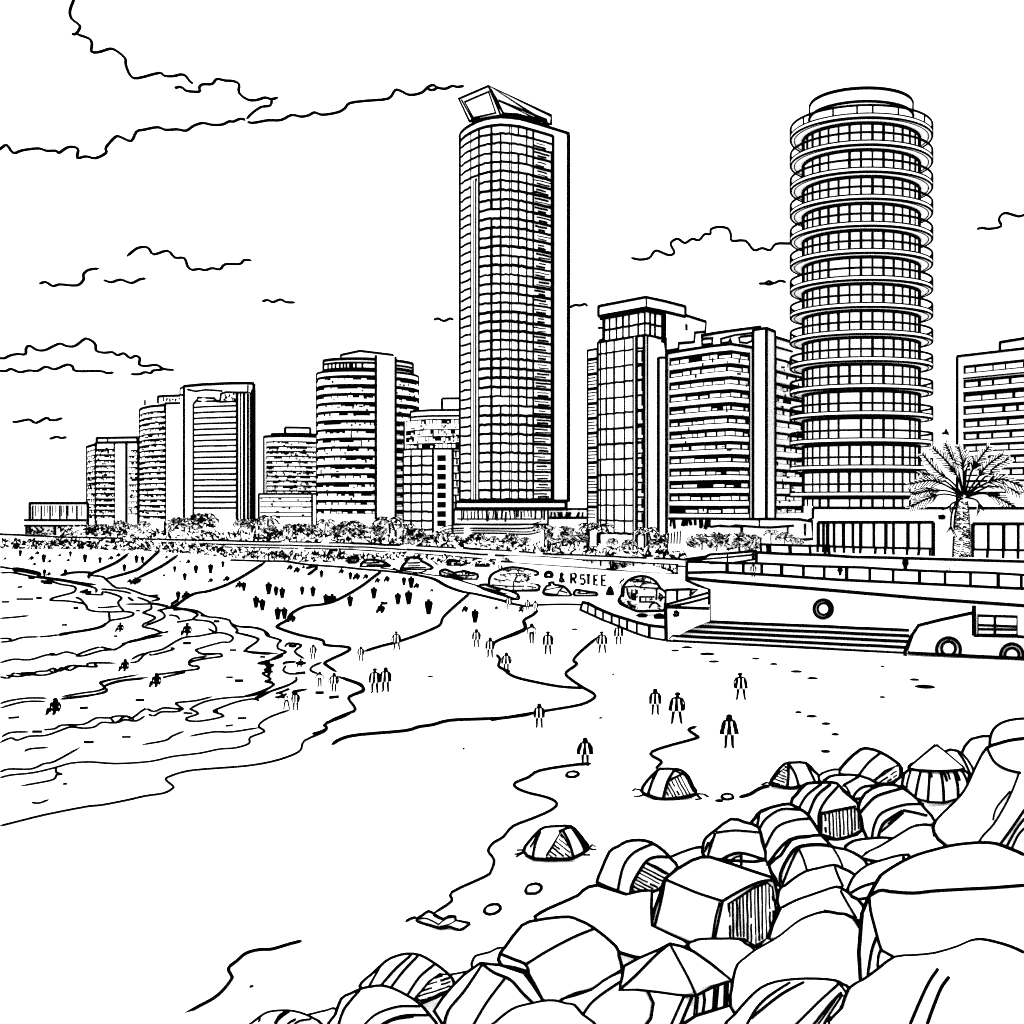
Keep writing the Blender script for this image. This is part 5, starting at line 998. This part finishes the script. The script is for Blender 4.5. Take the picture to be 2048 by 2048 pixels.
def wperson(label, fc, k, x, yf, yt, pose, **kw):
    r_ = person(label, 'X', 1000, 1300, 1250, pose, **kw); d = fc.d(cu(k, x)) - .8; p = pt(cu(k, x), cv(k, yf), d); h = (yf - yt) / CR[k][2] / F * d; s = h / 1.76; r_.location = p; r_.scale = (s * 1.5, s, s)
wperson('dark person behind the terrace railing left of the palm, full length', Fu, 'K', 1178, 510, 425, 'far', white=0, coat=1.1, hair=.1, group='people on the terrace'); wperson('dark person half hidden at the terrace railing above the porthole', Fw, 'K', 763, 545, 478, 'far', white=0, coat=1.2, hair=.1, group='people on the terrace')
wperson('person leaning by the left end of the terrace railing', Fw, 'K', 212, 555, 470, 'hip', white=1, coat=1.0, hair=.2, group='people on the terrace')
# ================================================================= STONES
STN = [('P', 625, 302, 16, 0), ('P', 556, 543, 20, 0), ('P', 411, 54, 36, 0), ('P', 968, 171, 48, 0), ('P', 1032, 153, 62, 0), ('P', 1145, 189, 88, 0), ('P', 1181, 231, 62, 1), ('P', 1412, 215, 44, 0), ('P', 1511, 245, 42, 0), ('P', 1636, 286, 66, 0), ('P', 1725, 323, 60, 0), ('P', 1647, 511, 38, 0), ('P', 1720, 533, 60, 0), ('P', 1799, 574, 54, 0), ('P', 1851, 633, 46, 0), ('P', 1797, 727, 56, 0), ('P', 399, 857, 66, 2), ('P', 1256, 981, 62, 2), ('P', 1210, 1000, 50, 0),
       ('O', 1085, 1067, 80, 2), ('O', 876, 1171, 78, 2), ('O', 730, 352, 14, 0), ('K', 342, 1109, 48, 0), ('K', 1033, 1124, 26, 0), ('X', 1829, 1360, 20, 0), ('X', 1850, 1374, 42, 0), ('X', 1765, 1395, 12, 0), ('U', 884, 648, 44, 0), ('N', 1362, 980, 38, 0)]
STN = [s for s in STN if not (s[0] == 'X' and s[1] == 1850 and False)]
small_i = 0; big_i = 0
STN.sort(key=lambda s: cu(s[0], s[1]))
small_n = sum(1 for s in STN if s[4] != 2)
bign = [s for s in STN if s[4] == 2]
BL = {399: 'ring-shaped pale stone below the flared-cape walker', 1256: 'ring-shaped pale stone between the two rear lone tents', 1085: 'ring-shaped pale stone nearest the sheet tarpaulin', 876: 'ring-shaped pale stone right of the crumpled towels'}
for k, x, y, wpx, kind in STN:
    u, v = cu(k, x), cv(k, y); g = gr(u, v); r = wpx / CR[k][2] / F * g.y / 2; mb = MB(SAND)
    if kind == 2:
        mb.blob(g, (r, r * 1.4, r * .3), 0, 12, 6, .1); mb.tube([g + Vector((r * math.cos(a) * R.uniform(.92, 1.05), r * 2.1 * math.sin(a) * R.uniform(.9, 1.08), .03)) for a in rng(0, 2 * math.pi, 13)[:-1]], 6, closed=True)
    else: mb.blob(g + Vector((0, 0, .02)), (r, r * 1.2, max(r * .14, 2.6 / F * g.y)), 1, 12, 6, .1)
    o = mb.build('stone', org=tuple(g))
    if kind == 2: tag(o, BL[x], 'stone', 'ring-shaped stones on the sand')
    else:
        i = small_i; small_i += 1; sd, j = ('left', i) if i < small_n / 2 else ('right', small_n - 1 - i)
        tag(o, f'small dark pebble on open sand, {nth(j)} from the {sd} of all the beach pebbles', 'stone', 'small dark stones on the sand')
# ================================================================= CLOUDS
def cloud(label, k, lines, d=2600, w=5.2):
    mb = MB(FOAM)
    for s_ in lines:
        P = smooth(tr(k, s_), 3); L = sum(math.dist(a, b) for a, b in zip(P, P[1:])); rb = min(16, 4 + L * .03)
        # puffy rolls of cloud just below the drawn rim, the rim itself in front of them
        m = max(4, int(L / (rb * .8)))
        for i in range(m):
            u, v = P[min(int(i * (len(P) - 1) / (m - 1)), len(P) - 1)]; q = rb * R.uniform(.75, 1.1) / F * d * math.sin(math.pi * (i + .7) / (m + .4)) ** .4
            c = pt(u, v, d + q * 1.2); c.z -= q; mb.blob(c, (q, q, q * .95), 0, 10, 6)
        mb.tube([pt(u, v, d - 40) for u, v in P], w, taper=True)
    o = mb.build('cloud', org=tuple(pt(*tr(k, lines[0])[0], d))); tag(o, label, 'cloud', 'outlined clouds')
cloud('cloud edge winding down from the top left corner of the sky', 'A', ('285,-30 278,0 264,40 270,70 300,95 298,112 285,128 270,128', '285,128 335,145 347,165 345,195 375,196 415,184 440,192 472,220 475,245 492,285 520,295 600,275 620,286 655,287 682,281 700,286 715,305 728,316'))
cloud('small lumpy cloud joined above the longest cloud line', 'A', ('658,333 675,328 690,332 705,343 752,346 752,330 765,318 800,317 818,298 850,304 880,306 902,318 902,350 935,376 970,377 1000,368 1025,374 1050,367', '1025,374 1020,398 985,404 950,428 930,450'))
cloud('longest cloud line, running from the left edge up to the tallest tower crown', 'A', ('-40,580 0,562 25,547 50,577 85,567 145,560 175,569 212,569 222,577 255,556 285,556 295,568 292,596 325,590 360,597 400,577 400,556 435,517 455,517 495,532 515,497 545,489 595,480 625,490 668,488 702,493 730,475 765,464 800,471 838,470 865,458 880,459 905,449 925,452 950,464 1010,454 1060,453 1100,434 1135,440 1165,435 1187,424 1215,433 1270,425 1300,410 1320,389 1385,380 1465,372 1490,341 1510,342 1545,358 1590,350 1615,328 1635,321 1650,330 1680,335 1707,324 1725,328 1752,324', '1612,335 1630,340 1650,333'), 2700)
cloud('humped cloud with a trailing wavy tail in the left middle sky', 'A', ('478,968 515,938 545,932 562,938 580,960 632,946 660,972 695,974 708,1005 725,1018 750,1015 775,1019 800,1012 830,1016 850,997 905,996 920,982 950,982',))
cloud('stepped cloud streak left of the humped cloud', 'A', ('147,1072 172,1064 200,1080 225,1073 290,1077 315,1055 315,1035 335,1018 375,1013',)); cloud('flat wavy streak below the humped cloud', 'A', ('390,1056 420,1065 455,1055 495,1068 525,1055 550,1050',)); cloud('short wavy streak left of the tallest tower, upper one', 'A', ('988,1138 1010,1132 1030,1140 1058,1130 1080,1140 1115,1141',))
cloud('long mountain-like cloud at the left edge above the left tower trio', 'B', ('-60,275 0,264 30,264 70,245 120,235 175,236 180,195 205,178 255,207 310,208 365,182 415,163 460,180 515,180 570,140 597,128 640,148 660,175 665,212 718,226 775,222 810,243 855,230 897,262 935,247 965,265 960,305 1000,318 1080,310 1130,338 1205,345',))
cloud('thin wavy streak under the right tip of the mountain-like cloud', 'B', ('900,373 960,374 1000,360 1040,367 1060,348 1130,343',))
cloud('wavy cloud base beneath the mountain-like cloud at left edge', 'B', ('-50,352 0,352 40,352 78,338 135,360 200,348 258,352 315,322 378,340 460,308 500,320 525,352 690,352 740,367 785,360',)); cloud('wavy streak low in the sky left of the left tower trio', 'B', ('85,703 120,702 185,688 210,690 250,710 320,675 345,690 385,690 432,675',)); cloud('lowest tiny streak left of the left tower trio', 'B', ('340,823 390,806 425,815 460,806',))
cloud('short wavy streak touching the tallest tower left side, lower one', 'X', ('867,640 876,637 888,642 900,637 907,640',)); cloud('tiny streak just right of the tallest tower', 'X', ('1138,616 1150,610 1160,611 1170,608 1175,613',))
cloud('heaped cloud behind the left side of the ringed tower', 'V', ('52,276 95,285 140,277 160,250 180,243 235,264 260,250 243,215 250,197 278,186 310,206 345,186 378,192 405,163 432,163 435,140 470,129 515,136 530,165 535,195 600,195 640,240 680,230 718,240 745,210 800,208 825,208',))
cloud('tiny looped streak left of the ringed tower', 'V', ('662,399 690,399 712,388 735,398 765,386 795,394', '690,399 712,404 735,398')); cloud('cloud at the right edge beside the ringed tower', 'V', ('1706,140 1730,133 1765,138 1822,126 1812,95 1825,70 1850,63 1905,78 1932,72 1990,60',))
# ================================================================= SEA AND SAND
WS = .74
def glines(mb, k, items, w=5.5, z=.0):
    for s_ in items.split('|'):
        ww = w * WS; s_ = s_.strip()
        if s_.startswith('@'): h_, s_ = s_[1:].split(' ', 1); ww = min(float(h_), 6 + 2 * WS) * WS
        P = smooth(tr(k, s_), 3); mb.tube([gr(u, v, z) + Vector((0, 0, ww * .5 * gd(v) / F)) for u, v in P], ww, taper=True)
shore = tr('L', '-1600,243 0,243 80,240 150,252 250,272 340,285 540,310 690,335 765,300 830,348 900,352 1055,405 1140,440 1220,490 1410,515 1480,555 1640,580 1720,628 1890,655 1932,690') + tr('N', '170,655 250,710 300,725 330,808 440,900 560,965 690,950 700,985 850,1035 880,1070 880,1090') + tr('O', '215,60 170,80 145,100 180,155 130,180 45,215 25,235 35,252 0,270') + tr('M', '1795,270 1790,290 1680,340 1660,390 1610,420 1500,455 1350,480 1150,495 1030,508 940,535 915,555 955,590 950,605 900,630 800,645 700,668 560,695 480,703 250,748 80,790 0,810 -2500,1150')
mb = MB(FOAM); mb.q([gr(u, v, 0) for u, v in shore])
glines(mb, 'L', '0,200 30,203 80,212 120,208 200,222 260,235 290,250 270,265 350,278 430,288 560,310 690,328|0,243 80,240 150,252 250,272 320,282 450,300 540,318 680,350 685,382|@8 90,225 180,235 270,255|315,300 370,305 440,325 530,340 540,365 515,385 440,405 370,425 370,440 470,443 560,455 615,470 625,500 680,518 800,522 900,520 955,530 940,550 870,570 795,582 760,605 720,632|785,580 780,530|@8 760,605 720,632 620,655 520,670 420,685|280,700 160,705 80,730 0,738|420,685 350,695 280,700|0,712 60,712 85,722|@4 540,660 480,680 420,690|720,357 800,365 880,375 940,390|660,262 735,270 765,295 830,348 900,352 980,380 1055,405 1140,400|980,415 1060,445 1060,465 890,465|1060,410 1110,415 1140,430 1080,445|540,415 575,430 600,455 630,500|575,380 625,362|610,395 680,398 730,398 735,378 800,390 870,420 845,450 860,485 890,515|700,490 750,490 850,480')
glines(mb, 'L', '@7 1060,465 1120,467 1220,490|1220,490 1300,497 1410,515 1480,555 1560,562 1640,580 1655,605 1720,628 1830,635 1890,655 1932,690|1080,470 1080,500 1025,525 1045,535 1110,560 1080,585 1025,610 1030,630 1100,645 1165,670 1205,660|1130,505 1170,530 1175,560 1120,590 1040,620|1165,690 1080,705 920,740 870,750|1165,670 1060,695 1000,715 920,735 870,765 820,790 720,800 600,835 550,830 700,775 770,785 830,795|0,885 100,860 210,865 330,830 400,830 470,808 550,825|@4 340,825 380,815 400,830|1120,515 1220,495 1340,510 1415,540 1380,575 1500,590 1545,630 1540,665 1490,640|1205,543 1265,552 1285,575|1270,595 1380,575|930,885 985,875 1050,815 1160,790 1300,710 1420,695 1570,670 1665,700 1640,738 1580,740 1420,785 1405,800 1470,828 1570,820 1585,840 1500,852 1400,870 1350,890 1380,910 1415,910 1415,930 1310,945 1170,965 1110,970|940,860 1010,825 1060,820|1070,825 1100,828 1240,790 1220,778|1410,800 1440,820 1560,820|1345,885 1380,855 1480,840|1170,990 1320,955|1650,610 1700,650 1690,670 1760,685 1850,720 1770,780 1760,800 1810,815 1932,825')
glines(mb, 'L', '0,985 60,995 100,960 210,975 260,950 330,945 380,925 430,945 470,915 530,905 620,910 640,888 830,888|40,972 130,985 210,970 310,975 400,950 440,920 500,940 560,912 690,915 670,890|@8 150,965 260,960|@4 350,940 400,955 380,925|@4 430,945 500,910|0,568 100,560 205,548|720,1030 780,1010 990,970|720,1030 745,1060 765,1085 700,1110 440,1140|745,1050 850,1015 1060,990|15,450 65,450|120,430 235,430|@8 260,426 298,424|130,345 155,342|445,615 480,615|@8 525,497 560,496|815,696 840,695|@8 1312,748 1365,748|1645,795 1690,795|@7 1850,890 1932,888|1865,843 1895,845|@9 1682,1016 1738,1016|1620,990 1665,990|@7 1535,590 1565,592|@7 210,280 240,282|@5 315,318 370,320|@8 300,305 360,320|@7 590,385 650,380|@6 920,420 950,440|@8 1240,508 1300,505|975,513 1000,513|1440,548 1480,552')
glines(mb, 'M', '0,135 60,118 160,105 260,106|340,97 450,78 540,65 580,45 550,20 600,5 630,0|0,160 130,126 250,124|330,112 480,95 590,65 575,40 680,10 790,0|0,350 60,325 95,338 160,316 250,312 330,285 390,265 460,272 520,265 560,240 640,242 690,225 750,232 800,203|10,318 60,295 160,292|@7 180,292 230,292|240,280 300,275 340,255 460,250 530,215 600,215 640,205 700,205 730,215 800,165 850,180 900,160 980,165 1010,165 975,140 980,130 1080,120 1170,97|610,215 640,240 690,205 740,222|820,195 850,203 890,182 980,180 1010,160|1045,165 1095,190 1030,215 1040,230 1110,232 1235,205 1180,180 1200,165 1310,125 1400,110 1430,120|@9 1175,182 1205,180|1015,187 1060,190|1045,165 1130,125 1240,105 1350,97 1430,80 1510,30 1465,5|1400,110 1460,80 1590,35 1640,0|1540,80 1590,55|1520,100 1590,100|1635,70 1690,57|785,362 910,340 950,315 1015,288|1045,316 1180,292 1280,292 1430,268|1600,170 1500,205 1440,240 1430,265 1460,290 1380,322 1375,355 1300,380 1210,387 1100,410 950,428 830,455 640,467 500,458 390,465 300,490 180,518 60,530 0,545|0,513 50,497 170,497 240,468 300,455 440,378|135,398 170,385 265,378|310,490 310,515 340,525 310,530 305,545 270,562 115,590|175,680 215,685 268,665|@7 440,162 485,160|@6 45,216 108,211|@7 750,118 795,118|675,320 720,320|@7 465,350 515,350|@6 1312,217 1360,216|1245,259 1285,255|350,579 368,579|@9 1297,12 1338,12|@9 1742,77 1786,77|@10 1820,102 1868,100')
glines(mb, 'N', '320,770 350,745 440,760 390,805 460,855|@8 350,765 380,770 400,762|270,820 50,805 45,790 130,725 110,705 0,678|310,830 260,855 130,890 240,900 175,935 230,950 160,960 220,1000 180,1020 245,1040 150,1090 0,1135|@8 175,895 215,930 200,990|@7 310,895 330,885 400,880|330,905 310,940 360,965 470,960|@8 400,965 465,958|400,985 400,1015 330,1050 230,1085 120,1145|585,882 520,910 505,940 560,965|260,1105 350,1075|260,1135 330,1110|390,1115 380,1090 480,1075|@9 545,1105 600,1102|@10 640,1138 705,1130|@7 400,890 470,890')
SHN = '300,725 270,750 275,785 330,808 280,830 210,870|0,628 80,630 170,655 190,690 250,710 300,725'
glines(mb, 'N', SHN)
glines(mb, 'M', '0,810 80,790 250,748 480,703 560,695 700,668 800,645 900,630 950,605 955,590 915,555 940,535 1030,508 1150,495 1350,480 1500,455 1610,420 1660,390 1680,340 1790,290 1800,265 1795,248 1932,195')
o = mb.build('sea'); o['kind'] = 'structure'; o['label'] = 'calm white sea with drawn wave lines'; 
WS = .95
mb = MB(SAND); mb.q([(-6000, -500, -.012), (6000, -500, -.012), (6000, 9000, -.012), (-6000, 9000, -.012)])
glines(mb, 'N', '690,950 620,905 615,880 770,805 770,775 610,760 590,725 430,690 280,640 270,620 340,580 360,540 460,485 590,470 700,435 860,345 960,270 1010,235|700,985 850,1035 880,1060 880,1090 800,1120 770,1145|890,805 1000,770 1100,745 1150,730 1280,685 1410,630 1440,600 1455,560 1550,470 1650,385|1815,750 1840,730 1932,690|1835,830 1860,860 1850,910 1890,935 1932,950|1010,455 1030,463 1055,460|490,255 550,210|480,210 550,190')
glines(mb, 'L', '635,280 640,255 700,228 830,170 920,105|745,290 960,230 1030,185 1155,70|975,285 1150,200 1275,115|@8 985,300 960,315 1010,297|430,262 520,242 640,242 660,262|1230,470 1240,490 1330,425 1400,390 1490,375 1630,325 1760,255 1900,165|1230,465 1270,440')
glines(mb, 'P', '0,115 130,65 140,30 130,10 145,0|540,100 440,185 405,230 425,250 365,295 380,325 460,380 520,415 515,440 440,475 250,508 0,550 -50,560|25,285 80,320 200,350 340,375 470,383|1085,595 1040,612 1085,645 1080,660 900,710 830,745 890,785 880,805 860,825|@7 1320,987 1380,970 1430,940 1490,922')
glines(mb, 'O', '45,215 25,235 35,252 0,270 -40,280|45,215 130,180 180,155 145,100 170,80 215,60 215,40 180,20 120,0|1380,432 1310,435 1120,465 1060,500 990,530 1000,555 1060,580 1160,605 1205,635 1170,670 1080,710 980,750 930,805 880,835 855,875 885,920 870,975 840,1005 670,1085 670,1130 580,1190|@6.5 60,335 110,305 200,285 430,265 500,245 570,235 660,212 820,205 930,200 1090,178|435,1235 460,1220 490,1212')
glines(mb, 'J', '282,830 240,865 175,905 185,960 130,990 0,1045')
glines(mb, 'U', '@6.5 1370,215 1250,245 1080,295 960,300 830,335 740,410 660,480 695,560 680,600 600,700 500,780 350,860 220,940 140,1012')
o = mb.build('sand'); o['kind'] = 'structure'; o['label'] = 'wide white sand beach with footpath lines'
# sand bank under the tents
bord = [(300, 2120), (480, 2060), (600, 2010), (900, 1900), (1080, 1830), (1200, 1780), (1330, 1720), (1500, 1620), (1600, 1575), (1750, 1530), (2048, 1470), (2600, 1300)]
AP = [(pt(u, v, d)) for u, v, d in MP]
mb = MB(SAND); nx, ny = 46, 50; X0, X1, Y0, Y1 = -14, 20, 5, 50; vs = []
for j in range(ny + 1):
    for i in range(nx + 1):
        x, y = X0 + (X1 - X0) * i / nx, Y0 + (Y1 - Y0) * j / ny; sw = sz = 0
        for p in AP:
            w = 1 / (((x - p.x) ** 2 + (y - p.y) ** 2) + .3) ** 1.6; sw += w; sz += w * (p.z - .35)
        vg = V0 + H * F / y; near = min(1, max(0, (vg - lerp(bord, min(max(U0 + F * x / y, 301), 2599)) - 25) / 160))
        z = sz / sw * near; z = min(z, H - 4.3 - .18 * y) if y < 24 else z
        vs.append((x, y, max(z, -.3) if 0 < i < nx and 0 < j < ny else -.3))
mb.raw(vs, [(j * (nx + 1) + i, j * (nx + 1) + i + 1, (j + 1) * (nx + 1) + i + 1, (j + 1) * (nx + 1) + i) for j in range(ny) for i in range(nx)])
o = mb.build('sand_bank', smooth=True); o['kind'] = 'structure'
# ================================================================= CAMERA AND LIGHT
for o in list(COL.objects):
    for kk in ('_w', '_proto'):
        if kk in o: del o[kk]
cd = bpy.data.cameras.new('camera'); cam = bpy.data.objects.new('camera', cd); COL.objects.link(cam); SC.camera = cam
cam.location = (0, 0, H); cam.rotation_euler = (math.radians(90), 0, 0); cd.sensor_width = 36; cd.lens = 36 * F / 2048; cd.shift_y = -(1024 - V0) / 2048; cd.shift_x = (1024 - U0) / 2048; cd.clip_start = .1; cd.clip_end = 20000
EL, AZ = 58, 200
wd = bpy.data.worlds.new('World'); SC.world = wd; wd.use_nodes = True; nt = wd.node_tree; bg = nt.nodes['Background']
sky = nt.nodes.new('ShaderNodeTexSky'); sky.sky_type = 'NISHITA'; sky.sun_disc = False; sky.sun_elevation = math.radians(EL); sky.sun_rotation = math.radians(AZ); sky.air_density = 1; sky.dust_density = 3
bw = nt.nodes.new('ShaderNodeRGBToBW'); mx = nt.nodes.new('ShaderNodeMix'); mx.data_type = 'RGBA'; mx.inputs[0].default_value = .85; mx.inputs[7].default_value = (11, 11, 11, 1)
nt.links.new(sky.outputs[0], bw.inputs[0]); nt.links.new(bw.outputs[0], mx.inputs[6]); nt.links.new(mx.outputs[2], bg.inputs[0]); bg.inputs[1].default_value = .12
sl = bpy.data.lights.new('sun', 'SUN'); sl.energy = .8; sl.angle = math.radians(20); sl.color = (1, .995, .985); so = bpy.data.objects.new('sun', sl); COL.objects.link(so)
a_ = math.radians(AZ); e_ = math.radians(EL); dv = Vector((math.sin(a_) * math.cos(e_), math.cos(a_) * math.cos(e_), math.sin(e_))); so.rotation_euler = dv.to_track_quat('Z', 'Y').to_euler()
SC.view_settings.view_transform = 'Standard'; SC.view_settings.look = 'None'; SC.view_settings.gamma = 1; SC.view_settings.exposure = 1.3; SC.view_settings.use_curve_mapping = False
SC.cycles.max_bounces = 8; SC.cycles.diffuse_bounces = 6; SC.cycles.use_denoising = False; SC.cycles.filter_width = 1.2
